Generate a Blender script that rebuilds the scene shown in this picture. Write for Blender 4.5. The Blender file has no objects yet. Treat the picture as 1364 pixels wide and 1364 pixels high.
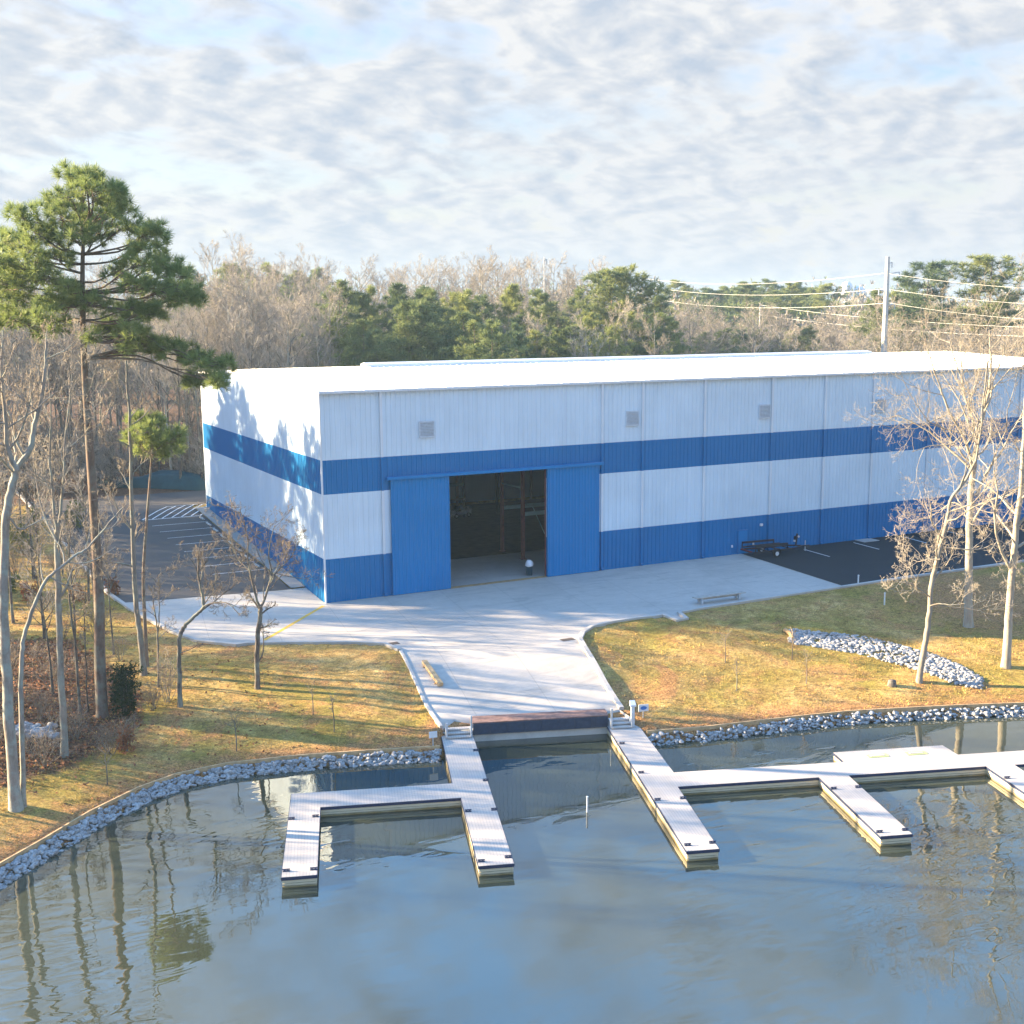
import bpy, math, random
import numpy as np
from mathutils import Vector, Matrix, noise as mnoise
from mathutils.geometry import delaunay_2d_cdt

rnd = random.Random(7)
rng = np.random.default_rng(11)
S = bpy.context.scene
COL = S.collection
R = math.radians

# ------------------------------------------------------------------ camera (solved from the building's edges)
F_PX, PITCH, ROLL, YAW = 1582.73, 0.1616, -0.0072, -0.4749
CAM = Vector((-27.66, -84.76, 21.27))
_cp, _sp, _cy, _sy = math.cos(PITCH), math.sin(PITCH), math.cos(YAW), math.sin(YAW)
FWD = Vector((-_sy * _cp, _cy * _cp, -_sp))
_r0 = Vector((_cy, _sy, 0)); _u0 = _r0.cross(FWD)
RIGHT = math.cos(ROLL) * _r0 + math.sin(ROLL) * _u0
UP = -math.sin(ROLL) * _r0 + math.cos(ROLL) * _u0
FH = Vector((FWD.x, FWD.y, 0)).normalized()
cam = bpy.data.cameras.new('camera'); cam.sensor_width = 36; cam.lens = F_PX / 1364 * 36
cam.clip_start = 0.5; cam.clip_end = 4000
co = bpy.data.objects.new('camera', cam); COL.objects.link(co)
co.matrix_world = Matrix(((RIGHT.x, UP.x, -FWD.x, CAM.x), (RIGHT.y, UP.y, -FWD.y, CAM.y), (RIGHT.z, UP.z, -FWD.z, CAM.z), (0, 0, 0, 1)))
S.camera = co

def ray(px, py):
    return FWD + RIGHT * ((px - 682) / F_PX) - UP * ((py - 682) / F_PX)
def at_z(px, py, z):
    d = ray(px, py); return CAM + d * ((z - CAM.z) / d.z)
def at_depth(px, py, depth):                      # point at a horizontal distance in front of the survey position
    d = ray(px, py); return CAM + d * (depth / d.dot(FH))

# ------------------------------------------------------------------ site survey: shore line, pavements, terrain
WATER, DECK = -2.5, -2.0
ANG = R(-18.5)
DU = Vector((math.cos(ANG), math.sin(ANG), 0)); DV = Vector((math.sin(ANG), -math.cos(ANG), 0))
DO = Vector((0.07, -26.31, 0))
def dk(u, v, z=0.0):
    p = DO + DU * u + DV * v; return Vector((p.x, p.y, z))
BZ = -2.02
boardL_px = [(0, 1153), (60, 1119), (120, 1083), (185, 1051), (235, 1033), (300, 1019), (400, 1008), (500, 1001), (586, 996)]
boardR_px = [(862, 976), (930, 971), (1000, 963), (1060, 956), (1130, 949), (1200, 945), (1280, 941), (1364, 938)]
boardL = [Vector((-66, -78, BZ)), Vector((-38, -43.5, BZ))] + [at_z(x, y, BZ) for x, y in boardL_px]
boardR = [at_z(x, y, BZ) for x, y in boardR_px] + [Vector((44, -43.5, BZ)), Vector((70, -56, BZ)), Vector((120, -85, BZ))]
wallL, wallR = dk(-2.1, -0.05), dk(9.0, -0.05)
shore = np.array([(p.x, p.y) for p in boardL] + [(wallL.x, wallL.y), (wallR.x, wallR.y)] + [(p.x, p.y) for p in boardR])
lake = np.vstack([shore, [(300, -85), (300, -500), (-300, -500), (-300, -300)]])

def seg_dist(P, poly, closed):
    A = poly if closed else poly[:-1]
    B = np.roll(poly, -1, axis=0) if closed else poly[1:]
    best = np.full(len(P), 1e9)
    for a, b in zip(A, B):
        ab = b - a; t = np.clip(((P - a) @ ab) / (ab @ ab + 1e-12), 0, 1)
        d = np.hypot(*(P - a - t[:, None] * ab).T); best = np.minimum(best, d)
    return best
def inside(P, poly):
    c = np.zeros(len(P), bool); n = len(poly)
    for i in range(n):
        (x1, y1), (x2, y2) = poly[i], poly[(i + 1) % n]
        cond = (y1 > P[:, 1]) != (y2 > P[:, 1])
        xi = (x2 - x1) * (P[:, 1] - y1) / ((y2 - y1) if y2 != y1 else 1e-9) + x1
        c ^= cond & (P[:, 0] < xi)
    return c
def xy(px, py, z=0.0):
    p = at_z(px, py, z); return (p.x, p.y)

left_curb = [(-17.5, 75.0), (-16.3, 52.0), (-15.6, 35.0), (-15.0, 20.0), (-14.3, 9.0), (-13.5, 4.2), (-12.6, 0.2), (-11.9, -3.6), (-11.0, -6.4), (-9.0, -8.6)]
left_curb += [xy(330, 858), xy(400, 857), xy(480, 857), xy(515, 859), xy(535, 867)]
right_curb = [xy(776, 864), xy(770, 853), xy(774, 844), xy(786, 836), xy(815, 829), xy(850, 824), xy(885, 820.5), xy(905, 828), xy(912, 826), xy(902, 817.5), xy(930, 812), xy(1000, 801), xy(1060, 792), xy(1120, 783), (44.1, -14.75), (58.5, -14.85), (110.0, -15.2)]
throatL = [xy(535, 867, 0), xy(550, 893, -.35), xy(570, 930, -.85), xy(590, 963, -1.4), (dk(-2.0, -0.05).x, dk(-2.0, -0.05).y)]
throatR = [xy(776, 864, 0), xy(785, 878, -.2), xy(803, 905, -.6), xy(825, 936, -1.1), (dk(9.0, -0.05).x, dk(9.0, -0.05).y)]
plateau = np.array(left_curb + right_curb + [(110, 70), (-17.5, 75)])
def rise(y):
    return 2.07 * np.clip((y - 1) / 37.6, 0, 1) + 0.03 * np.maximum(0, y - 48)
def T(P):
    P = np.atleast_2d(np.asarray(P, float))
    pz = rise(P[:, 1])
    pz = np.where((P[:, 0] > -0.0) & (P[:, 1] < 38.7) & (P[:, 0] < 86), 0.0, pz)
    ins = inside(P, plateau); lk = inside(P, lake)
    d = seg_dist(P, shore, False); e = np.minimum(seg_dist(P, plateau, True), 9)
    du = (P[:, 0] - DO.x) * DU.x + (P[:, 1] - DO.y) * DU.y; dv = (P[:, 0] - DO.x) * DV.x + (P[:, 1] - DO.y) * DV.y
    wl = np.clip((du + 3.4) / 1.3, 0, 1) * np.clip((10.4 - du) / 1.3, 0, 1); sz = BZ + (-1.70 - BZ) * wl
    s = d / (d + e + 1e-6); s = s * s * (3 - 2 * s) * 0.6 + s * 0.4
    z = sz + 0.05 + (pz - sz) * s
    z = np.where(ins, pz, z)
    bed = BZ - 0.1 - np.minimum(d * 0.75, 3.2)
    bed = np.where((du > -1.7) & (du < 8.9) & (dv > -.3) & (dv < 12), -4.2, bed)
    return np.where(lk | ((du > -1.7) & (du < 8.9) & (dv > -.35) & (dv < 3)), bed, z)
def Tz(x, y): return float(T([(x, y)])[0])
def gnd(px, py):
    z = -0.5
    for _ in range(14):
        p = at_z(px, py, z); z = 0.5 * z + 0.5 * Tz(p.x, p.y)
    p = at_z(px, py, z); return Vector((p.x, p.y, Tz(p.x, p.y)))

# ------------------------------------------------------------------ helpers
def tag(o, label=None, cat=None, group=None, kind=None):
    if label: o['label'] = label
    if cat: o['category'] = cat
    if group: o['group'] = group
    if kind: o['kind'] = kind
    return o
def thing(name, label, cat, loc=(0, 0, 0), rz=0.0, group=None):
    o = bpy.data.objects.new(name, None); COL.objects.link(o)
    o.location = loc; o.rotation_euler = (0, 0, rz); o.empty_display_size = 0.3
    return tag(o, label, cat, group)
def fast_mesh(name, V, Fs, mats, mi=None, smooth=False):
    me = bpy.data.meshes.new(name)
    V = np.asarray(V, np.float32).reshape(-1, 3)
    me.vertices.add(len(V)); me.vertices.foreach_set('co', V.ravel())
    Fs = [np.asarray(f, np.int32) for f in Fs if len(f)]
    tot = sum(f.size for f in Fs); nf = sum(len(f) for f in Fs)
    me.loops.add(tot); me.loops.foreach_set('vertex_index', np.concatenate([f.ravel() for f in Fs]))
    st = []; off = 0
    for f in Fs:
        st.append(off + np.arange(len(f)) * f.shape[1]); off += f.size
    me.polygons.add(nf); me.polygons.foreach_set('loop_start', np.concatenate(st).astype(np.int32))
    if mi is not None: me.polygons.foreach_set('material_index', np.asarray(mi, np.int32))
    if smooth: me.polygons.foreach_set('use_smooth', np.ones(nf, bool))
    for m in (mats if isinstance(mats, (list, tuple)) else [mats]): me.materials.append(m)
    me.update(calc_edges=True)
    return me
def link(name, me, parent=None):
    o = bpy.data.objects.new(name, me); COL.objects.link(o)
    if parent is not None: o.parent = parent
    return o
class MB:
    def __init__(s): s.v = []; s.f = []; s.m = []
    def add(s, vs, fs, m=0):
        b = len(s.v); s.v += [tuple(p) for p in vs]
        for f in fs: s.f.append(tuple(b + i for i in f)); s.m.append(m)
        return s
    def box(s, c, d, rz=0, m=0, rot=None):
        hx, hy, hz = d[0] / 2, d[1] / 2, d[2] / 2
        M = rot if rot is not None else Matrix.Rotation(rz, 3, 'Z'); c = Vector(c)
        vs = [c + M @ Vector((x * hx, y * hy, z * hz)) for x in (-1, 1) for y in (-1, 1) for z in (-1, 1)]
        return s.add(vs, [(0, 1, 3, 2), (4, 6, 7, 5), (0, 4, 5, 1), (2, 3, 7, 6), (0, 2, 6, 4), (1, 5, 7, 3)], m)
    def bar(s, a, b, w, h=None, m=0):                       # box from a to b
        a, b = Vector(a), Vector(b); d = b - a; L = d.length
        q = d.to_track_quat('X', 'Z').to_matrix()
        return s.box((a + b) / 2, (L, w, h or w), rot=q, m=m)
    def tube(s, pts, rad, n=8, m=0, cap=True):
        pts = [Vector(p) for p in pts]
        if not isinstance(rad, (list, tuple)): rad = [rad] * len(pts)
        vs = []; fs = []; u = None
        for i, p in enumerate(pts):
            t = (pts[min(i + 1, len(pts) - 1)] - pts[max(i - 1, 0)]).normalized()
            if u is None: u = t.orthogonal().normalized()
            else: u = (u - t * u.dot(t)).normalized()
            w = t.cross(u)
            for k in range(n):
                a = 2 * math.pi * k / n; vs.append(p + (u * math.cos(a) + w * math.sin(a)) * rad[i])
        for i in range(len(pts) - 1):
            for k in range(n):
                k2 = (k + 1) % n; fs.append((i * n + k, i * n + k2, (i + 1) * n + k2, (i + 1) * n + k))
        if cap: fs += [tuple(range(n - 1, -1, -1)), tuple((len(pts) - 1) * n + k for k in range(n))]
        return s.add(vs, fs, m)
    def lathe(s, c, prof, n=14, m=0):
        c = Vector(c); vs = []; fs = []
        for r_, z in prof:
            for k in range(n):
                a = 2 * math.pi * k / n; vs.append(c + Vector((r_ * math.cos(a), r_ * math.sin(a), z)))
        for i in range(len(prof) - 1):
            for k in range(n):
                k2 = (k + 1) % n; fs.append((i * n + k, i * n + k2, (i + 1) * n + k2, (i + 1) * n + k))
        fs += [tuple(range(n - 1, -1, -1)), tuple((len(prof) - 1) * n + k for k in range(n))]
        return s.add(vs, fs, m)
    def prism(s, poly, z0, z1, m=0):                         # poly: list of (x, y) or Vector
        n = len(poly); vs = [(p[0], p[1], z0) for p in poly] + [(p[0], p[1], z1) for p in poly]
        fs = [(i, (i + 1) % n, n + (i + 1) % n, n + i) for i in range(n)]
        fs += [tuple(range(n - 1, -1, -1)), tuple(range(n, 2 * n))]
        return s.add(vs, fs, m)
    def build(s, name, mats, parent=None, org=None, bevel=0, smooth=False):
        me = bpy.data.meshes.new(name)
        o_ = Vector(org) if org is not None else Vector((0, 0, 0))
        me.from_pydata([tuple(Vector(p) - o_) for p in s.v], [], s.f)
        for m in (mats if isinstance(mats, (list, tuple)) else [mats]): me.materials.append(m)
        me.polygons.foreach_set('material_index', s.m)
        if smooth: me.polygons.foreach_set('use_smooth', [True] * len(s.f))
        me.update()
        o = link(name, me, parent)
        if bevel:
            b = o.modifiers.new('bevel', 'BEVEL'); b.width = bevel; b.segments = 2; b.limit_method = 'ANGLE'
        return o

# ------------------------------------------------------------------ materials
def mat(name, rough=0.6, spec=0.4, metal=0.0):
    m = bpy.data.materials.new(name); m.use_nodes = True
    nt = m.node_tree; b = nt.nodes['Principled BSDF']
    b.inputs['Roughness'].default_value = rough; b.inputs['Specular IOR Level'].default_value = spec; b.inputs['Metallic'].default_value = metal
    return m, nt, b
def N(nt, t, **kw):
    n = nt.nodes.new(t)
    for k, v in kw.items():
        if k.startswith('i_'): n.inputs[k[2:].replace('_', ' ')].default_value = v
        else: setattr(n, k, v)
    return n
def noise(nt, vec, scale, detail=4, rough=0.55, dist=0.0):
    n = N(nt, 'ShaderNodeTexNoise'); n.inputs['Scale'].default_value = scale; n.inputs['Detail'].default_value = detail
    n.inputs['Roughness'].default_value = rough; n.inputs['Distortion'].default_value = dist
    if vec is not None: nt.links.new(vec, n.inputs['Vector'])
    return n.outputs['Fac']
def ramp(nt, fac, stops, interp='LINEAR'):
    r = N(nt, 'ShaderNodeValToRGB'); r.color_ramp.interpolation = interp
    e = r.color_ramp.elements
    while len(e) < len(stops): e.new(0.5)
    for el, (p, c) in zip(e, stops):
        el.position = p; el.color = (c, c, c, 1) if isinstance(c, (int, float)) else (*c, 1)
    nt.links.new(fac, r.inputs['Fac']); return r.outputs['Color']
def mix(nt, f, a, b, mode='MIX'):
    m = N(nt, 'ShaderNodeMix', data_type='RGBA', blend_type=mode)
    for k, v in ((0, f), (6, a), (7, b)):
        if isinstance(v, (int, float)): m.inputs[k].default_value = v
        elif isinstance(v, tuple): m.inputs[k].default_value = (*v, 1)
        else: nt.links.new(v, m.inputs[k])
    return m.outputs[2]
def mth(nt, op, a, b=None, clamp=False):
    m = N(nt, 'ShaderNodeMath', operation=op); m.use_clamp = clamp
    for i, v in enumerate((a, b)):
        if v is None: continue
        if isinstance(v, (int, float)): m.inputs[i].default_value = v
        else: nt.links.new(v, m.inputs[i])
    return m.outputs[0]
def bump(nt, b, h, strength=0.4, dist=0.05):
    n = N(nt, 'ShaderNodeBump'); n.inputs['Strength'].default_value = strength; n.inputs['Distance'].default_value = dist
    nt.links.new(h, n.inputs['Height']); nt.links.new(n.outputs['Normal'], b.inputs['Normal'])
def pos(nt): return N(nt, 'ShaderNodeNewGeometry').outputs['Position']
def objc(nt): return N(nt, 'ShaderNodeTexCoord').outputs['Object']
def mapv(nt, vec, scale=(1, 1, 1), rot=(0, 0, 0)):
    m = N(nt, 'ShaderNodeMapping'); m.inputs['Scale'].default_value = scale; m.inputs['Rotation'].default_value = rot
    nt.links.new(vec, m.inputs['Vector']); return m.outputs[0]

def simple(name, c, rough=0.6, var=0.25, scale=2.0, spec=0.4, metal=0.0, bmp=0.0, stretch=(1, 1, 1), bscale=20):
    m, nt, b = mat(name, rough, spec, metal); p = mapv(nt, pos(nt), stretch)
    f = noise(nt, p, scale, 6, 0.6)
    lo = tuple(x * (1 - var) for x in c); hi = tuple(min(1, x * (1 + var)) for x in c)
    nt.links.new(ramp(nt, f, [(0.3, lo), (0.7, hi)]), b.inputs['Base Color'])
    if bmp: bump(nt, b, noise(nt, p, bscale, 4), bmp, 0.03)
    return m
def paint(name, c, rough=0.35, streak=0.06):
    m, nt, b = mat(name, rough, 0.25); p = pos(nt)
    f = noise(nt, mapv(nt, p, (3, 3, 0.12)), 1.0, 5, 0.6)
    g = noise(nt, p, 0.25, 3)
    lo = tuple(x * (1 - streak * 2) for x in c); hi = tuple(min(1, x * (1 + streak)) for x in c)
    col = mix(nt, 0.5, ramp(nt, f, [(0.3, lo), (0.65, hi)]), ramp(nt, g, [(0.3, lo), (0.65, hi)]))
    nt.links.new(col, b.inputs['Base Color'])
    bump(nt, b, noise(nt, mapv(nt, p, (1, 1, 0.3)), 0.7, 2), 0.12, 0.05)
    return m
M = {}
M['white'] = paint('white_paint', (0.65, 0.76, 0.85))
M['blue'] = paint('blue_paint', (0.0005, 0.160, 0.40), 0.4, 0.05)
M['blue_door'] = paint('blue_door_paint', (0.0005, 0.195, 0.48), 0.4, 0.05)
M['trim'] = paint('trim_paint', (0.72, 0.76, 0.80))
M['roof'] = paint('roof_metal', (0.82, 0.82, 0.82), 0.45, 0.03)
M['galv'] = simple('galvanised', (0.50, 0.54, 0.58), 0.45, 0.15, 6, metal=0.3)
M['louvre'] = simple('louvre_metal', (0.58, 0.64, 0.70), 0.5, 0.1, 6)
M['redsteel'] = simple('red_primer_steel', (0.20, 0.055, 0.05), 0.6, 0.25, 3)
M['teal'] = simple('pale_steel_beam', (0.30, 0.45, 0.46), 0.5, 0.15, 3)
M['rubber'] = simple('rubber', (0.025, 0.045, 0.085), 0.55, 0.3, 4, bmp=0.3)
M['navy'] = simple('navy_rail', (0.018, 0.03, 0.075), 0.5, 0.2, 5)
M['black'] = simple('black_metal', (0.02, 0.022, 0.026), 0.45, 0.3, 5)
M['tyre'] = simple('tyre_rubber', (0.02, 0.02, 0.02), 0.8, 0.2, 8)
M['rim'] = simple('white_rim', (0.6, 0.62, 0.64), 0.4, 0.1, 4)
M['plastic_white'] = simple('white_plastic', (0.72, 0.74, 0.76), 0.4, 0.06, 4)
M['bin'] = simple('bin_plastic', (0.03, 0.09, 0.14), 0.5, 0.15, 4)
M['bag'] = simple('bag_plastic', (0.75, 0.78, 0.84), 0.35, 0.1, 9, bmp=0.6, bscale=12)
M['signblue'] = simple('sign_blue', (0.03, 0.16, 0.5), 0.4, 0.05, 4)
M['hatch'] = simple('hatch_green', (0.50, 0.55, 0.22), 0.5, 0.12, 9)
M['timber'] = simple('weathered_timber', (0.36, 0.24, 0.12), 0.8, 0.35, 3, stretch=(1, 1, 4), bmp=0.4)
M['timber_new'] = simple('new_timber', (0.50, 0.34, 0.18), 0.75, 0.3, 3, bmp=0.3)
M['timber_red'] = simple('reddish_timber', (0.20, 0.12, 0.10), 0.8, 0.4, 3, bmp=0.4)
M['plank_grey'] = simple('grey_plank', (0.42, 0.38, 0.33), 0.8, 0.25, 4, bmp=0.4)
M['stripe'] = simple('road_paint_white', (0.72, 0.73, 0.74), 0.6, 0.2, 5)
M['yellow'] = simple('road_paint_yellow', (0.66, 0.40, 0.05), 0.6, 0.2, 5)
M['iron'] = simple('cast_iron', (0.10, 0.075, 0.06), 0.7, 0.3, 9)
M['tarp'] = simple('dark_tarp', (0.012, 0.05, 0.06), 0.55, 0.3, 1.2, bmp=0.5, bscale=4)
M['pole'] = simple('concrete_pole', (0.52, 0.51, 0.49), 0.7, 0.1, 2)
M['wire'] = simple('wire_metal', (0.55, 0.55, 0.52), 0.5, 0.1, 2)
M['wheelstop'] = simple('precast_concrete', (0.48, 0.47, 0.44), 0.8, 0.2, 4)

def concrete(name, c, joints=True, wet=True):
    m, nt, b = mat(name, 0.75, 0.35); p = pos(nt)
    a = noise(nt, p, 0.22, 6, 0.62, 0.6); f = noise(nt, p, 2.2, 5, 0.6); g = noise(nt, p, 30, 2)
    st = noise(nt, mapv(nt, p, (0.35, 1.3, 1), (0, 0, R(20))), 0.6, 5, 0.65, 1.5)
    lo = tuple(x * 0.80 for x in c); hi = tuple(x * 1.08 for x in c)
    col = ramp(nt, a, [(0.32, lo), (0.62, hi)])
    col = mix(nt, 0.35, col, ramp(nt, f, [(0.3, lo), (0.7, hi)]))
    col = mix(nt, ramp(nt, st, [(0.52, 0.0), (0.70, 0.62)]), col, tuple(x * 0.62 for x in c))
    col = mix(nt, 0.12, col, ramp(nt, g, [(0.3, 0.1), (0.7, 0.8)]))
    if joints:
        bt = N(nt, 'ShaderNodeTexBrick'); bt.offset = 0.0; bt.inputs['Scale'].default_value = 1
        bt.inputs['Mortar Size'].default_value = 0.022; bt.inputs['Brick Width'].default_value = 4.6; bt.inputs['Row Height'].default_value = 4.6
        nt.links.new(mapv(nt, p, (1, 1, 1), (0, 0, R(9))), bt.inputs['Vector'])
        col = mix(nt, mth(nt, 'MULTIPLY', bt.outputs['Fac'], 0.45), col, tuple(x * 0.45 for x in c))
    nt.links.new(col, b.inputs['Base Color']); bump(nt, b, f, 0.15, 0.02)
    return m
M['concrete'] = concrete('concrete', (0.48, 0.43, 0.375))
M['concrete_slab'] = concrete('floor_concrete', (0.40, 0.38, 0.36))
M['kerb'] = concrete('kerb_concrete', (0.46, 0.43, 0.39), False)
M['earth'] = simple('bare_earth', (0.05, 0.042, 0.036), 0.95, 0.5, 1.2, bmp=0.6, bscale=3)
M['walk'] = concrete('walkway_concrete', (0.36, 0.31, 0.26), False)
M['seawall'] = concrete('seawall_concrete', (0.58, 0.58, 0.55), False)
def asphalt(name, c, brown):
    m, nt, b = mat(name, 0.85, 0.3); p = pos(nt)
    a = noise(nt, p, 0.16, 6, 0.65, 0.8); f = noise(nt, p, 40, 3)
    col = ramp(nt, a, [(0.35, c), (0.68, brown)])
    col = mix(nt, 0.3, col, ramp(nt, f, [(0.3, tuple(x * 0.4 for x in c)), (0.7, tuple(x * 1.9 for x in c))]))
    nt.links.new(col, b.inputs['Base Color']); bump(nt, b, f, 0.3, 0.01)
    return m
M['asphalt'] = asphalt('asphalt_lot', (0.060, 0.058, 0.060), (0.125, 0.105, 0.090))
M['asphalt_new'] = asphalt('asphalt_new', (0.016, 0.020, 0.024), (0.024, 0.027, 0.030))

def ground_mat():
    m, nt, b = mat('lawn_and_soil', 0.95, 0.15); p = pos(nt)
    a = noise(nt, p, 0.14, 6, 0.62, 0.8); f = noise(nt, mapv(nt, p, (1, 1, 1)), 0.9, 7, 0.7, 0.4); g = noise(nt, p, 9, 5, 0.7); h = noise(nt, p, 55, 3, 0.7)
    straw = ramp(nt, f, [(0.28, (0.28, 0.165, 0.062)), (0.5, (0.50, 0.325, 0.115)), (0.72, (0.68, 0.49, 0.21))])
    green = ramp(nt, f, [(0.3, (0.20, 0.135, 0.034)), (0.7, (0.40, 0.32, 0.075))])
    soil = ramp(nt, g, [(0.3, (0.27, 0.12, 0.050)), (0.7, (0.56, 0.29, 0.13))])
    col = mix(nt, ramp(nt, a, [(0.40, 0.0), (0.60, 1.0)]), straw, green)
    sf = noise(nt, p, 0.33, 6, 0.7, 1.2)
    col = mix(nt, ramp(nt, sf, [(0.50, 0.0), (0.64, 0.75)]), col, soil)
    at = N(nt, 'ShaderNodeAttribute', attribute_name='soil').outputs['Fac']
    edge = mth(nt, 'ADD', at, mth(nt, 'MULTIPLY', mth(nt, 'SUBTRACT', f, 0.5), 1.4))
    col = mix(nt, ramp(nt, edge, [(0.35, 0.0), (0.75, 0.85)]), col, soil)
    lf = N(nt, 'ShaderNodeAttribute', attribute_name='litter').outputs['Fac']
    lit = ramp(nt, noise(nt, p, 3.5, 7, 0.75), [(0.25, (0.04, 0.025, 0.018)), (0.5, (0.12, 0.068, 0.042)), (0.75, (0.26, 0.155, 0.10))])
    lfe = mth(nt, 'ADD', lf, mth(nt, 'MULTIPLY', mth(nt, 'SUBTRACT', sf, 0.5), 1.2))
    col = mix(nt, ramp(nt, lfe, [(0.4, 0.0), (0.65, 1.0)]), col, lit)
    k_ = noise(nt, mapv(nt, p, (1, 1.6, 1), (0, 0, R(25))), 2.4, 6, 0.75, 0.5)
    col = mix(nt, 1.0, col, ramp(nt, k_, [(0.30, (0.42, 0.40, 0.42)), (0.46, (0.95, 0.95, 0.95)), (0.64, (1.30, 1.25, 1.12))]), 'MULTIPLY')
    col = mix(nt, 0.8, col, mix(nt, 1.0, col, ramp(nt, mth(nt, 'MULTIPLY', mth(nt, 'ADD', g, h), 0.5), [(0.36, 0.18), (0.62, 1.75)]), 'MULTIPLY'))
    nt.links.new(col, b.inputs['Base Color'])
    bump(nt, b, mth(nt, 'ADD', g, mth(nt, 'MULTIPLY', h, 0.5)), 0.9, 0.12)
    return m
M['ground'] = ground_mat()
M['grass'] = simple('grass_blades', (0.46, 0.33, 0.11), 0.9, 0.55, 0.8, spec=0.1)
M['leaf_litter'] = simple('fallen_leaves', (0.26, 0.12, 0.06), 0.9, 0.6, 6, spec=0.1)

def rock_mat():
    m, nt, b = mat('riprap_stone', 0.85, 0.3)
    r_ = N(nt, 'ShaderNodeObjectInfo').outputs['Random']; p = pos(nt)
    c = ramp(nt, noise(nt, p, 1.9, 2, 0.5), [(0.3, (0.07, 0.07, 0.075)), (0.5, (0.24, 0.24, 0.24)), (0.72, (0.50, 0.49, 0.47))])
    c = mix(nt, 0.35, c, ramp(nt, r_, [(0, (0.10, 0.10, 0.11)), (0.7, (0.46, 0.46, 0.45)), (1, (0.42, 0.34, 0.27))]))
    nt.links.new(mix(nt, 0.4, c, ramp(nt, noise(nt, p, 11, 5), [(0.3, 0.1), (0.7, 0.75)])), b.inputs['Base Color'])
    bump(nt, b, noise(nt, p, 16, 4), 0.5, 0.04)
    return m
M['rock'] = rock_mat()
def bark(name, a, b_, lichen=None, sc=4.0):
    m, nt, b = mat(name, 0.9, 0.15); p = pos(nt)
    f = noise(nt, mapv(nt, p, (1, 1, 0.25)), sc, 6, 0.7)
    c = ramp(nt, f, [(0.3, a), (0.7, b_)])
    if lichen: c = mix(nt, ramp(nt, noise(nt, p, 1.3, 5, 0.7), [(0.45, 0.0), (0.62, 0.75)]), c, lichen)
    r_ = N(nt, 'ShaderNodeObjectInfo').outputs['Random']
    c = mix(nt, 1.0, c, ramp(nt, r_, [(0, 0.72), (1, 1.18)]), 'MULTIPLY')
    nt.links.new(c, b.inputs['Base Color']); bump(nt, b, f, 0.7, 0.05)
    return m
M['bark_grey'] = bark('bark_grey', (0.16, 0.14, 0.12), (0.34, 0.31, 0.27), (0.30, 0.34, 0.30))
M['bark_pale'] = bark('bark_pale', (0.25, 0.215, 0.17), (0.46, 0.40, 0.32), (0.36, 0.36, 0.31))
M['bark_dark'] = bark('bark_dark', (0.06, 0.05, 0.045), (0.18, 0.15, 0.13), (0.22, 0.24, 0.20))
M['bark_pine'] = bark('bark_pine', (0.09, 0.065, 0.05), (0.26, 0.19, 0.15), (0.20, 0.21, 0.18))
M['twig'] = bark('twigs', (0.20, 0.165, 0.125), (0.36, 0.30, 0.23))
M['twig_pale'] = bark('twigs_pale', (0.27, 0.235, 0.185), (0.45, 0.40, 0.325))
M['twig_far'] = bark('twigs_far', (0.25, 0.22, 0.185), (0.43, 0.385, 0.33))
def needles_mat(name, dark, light, warm):
    m, nt, b = mat(name, 0.6, 0.25); p = objc(nt)
    f = noise(nt, p, 0.45, 4, 0.65); g = noise(nt, p, 5, 3, 0.7)
    c = ramp(nt, f, [(0.32, dark), (0.55, light), (0.75, warm)])
    c = mix(nt, 0.45, c, ramp(nt, g, [(0.3, dark), (0.75, warm)]))
    r_ = N(nt, 'ShaderNodeObjectInfo').outputs['Random']
    c = mix(nt, 1.0, c, ramp(nt, r_, [(0, (0.62, 0.74, 0.85)), (0.5, (0.95, 0.98, 0.9)), (1, (1.45, 1.32, 1.0))]), 'MULTIPLY')
    nt.links.new(c, b.inputs['Base Color'])
    tr = N(nt, 'ShaderNodeBsdfTranslucent'); nt.links.new(c, tr.inputs['Color'])
    mx = N(nt, 'ShaderNodeMixShader'); mx.inputs[0].default_value = 0.35
    nt.links.new(b.outputs[0], mx.inputs[1]); nt.links.new(tr.outputs[0], mx.inputs[2])
    nt.links.new(mx.outputs[0], nt.nodes['Material Output'].inputs['Surface'])
    return m
M['needles'] = needles_mat('pine_needles', (0.075, 0.130, 0.060), (0.20, 0.275, 0.105), (0.38, 0.43, 0.16))
M['needles_far'] = needles_mat('pine_needles_far', (0.070, 0.115, 0.060), (0.19, 0.24, 0.095), (0.36, 0.37, 0.15))
M['evergreen'] = needles_mat('evergreen_leaves', (0.015, 0.035, 0.012), (0.035, 0.07, 0.02), (0.07, 0.10, 0.03))
M['shrub'] = needles_mat('shrub_leaves', (0.08, 0.10, 0.02), (0.22, 0.24, 0.05), (0.34, 0.30, 0.08))
M['deadleaf'] = needles_mat('dead_leaves', (0.16, 0.06, 0.03), (0.30, 0.13, 0.07), (0.40, 0.20, 0.12))

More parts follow.
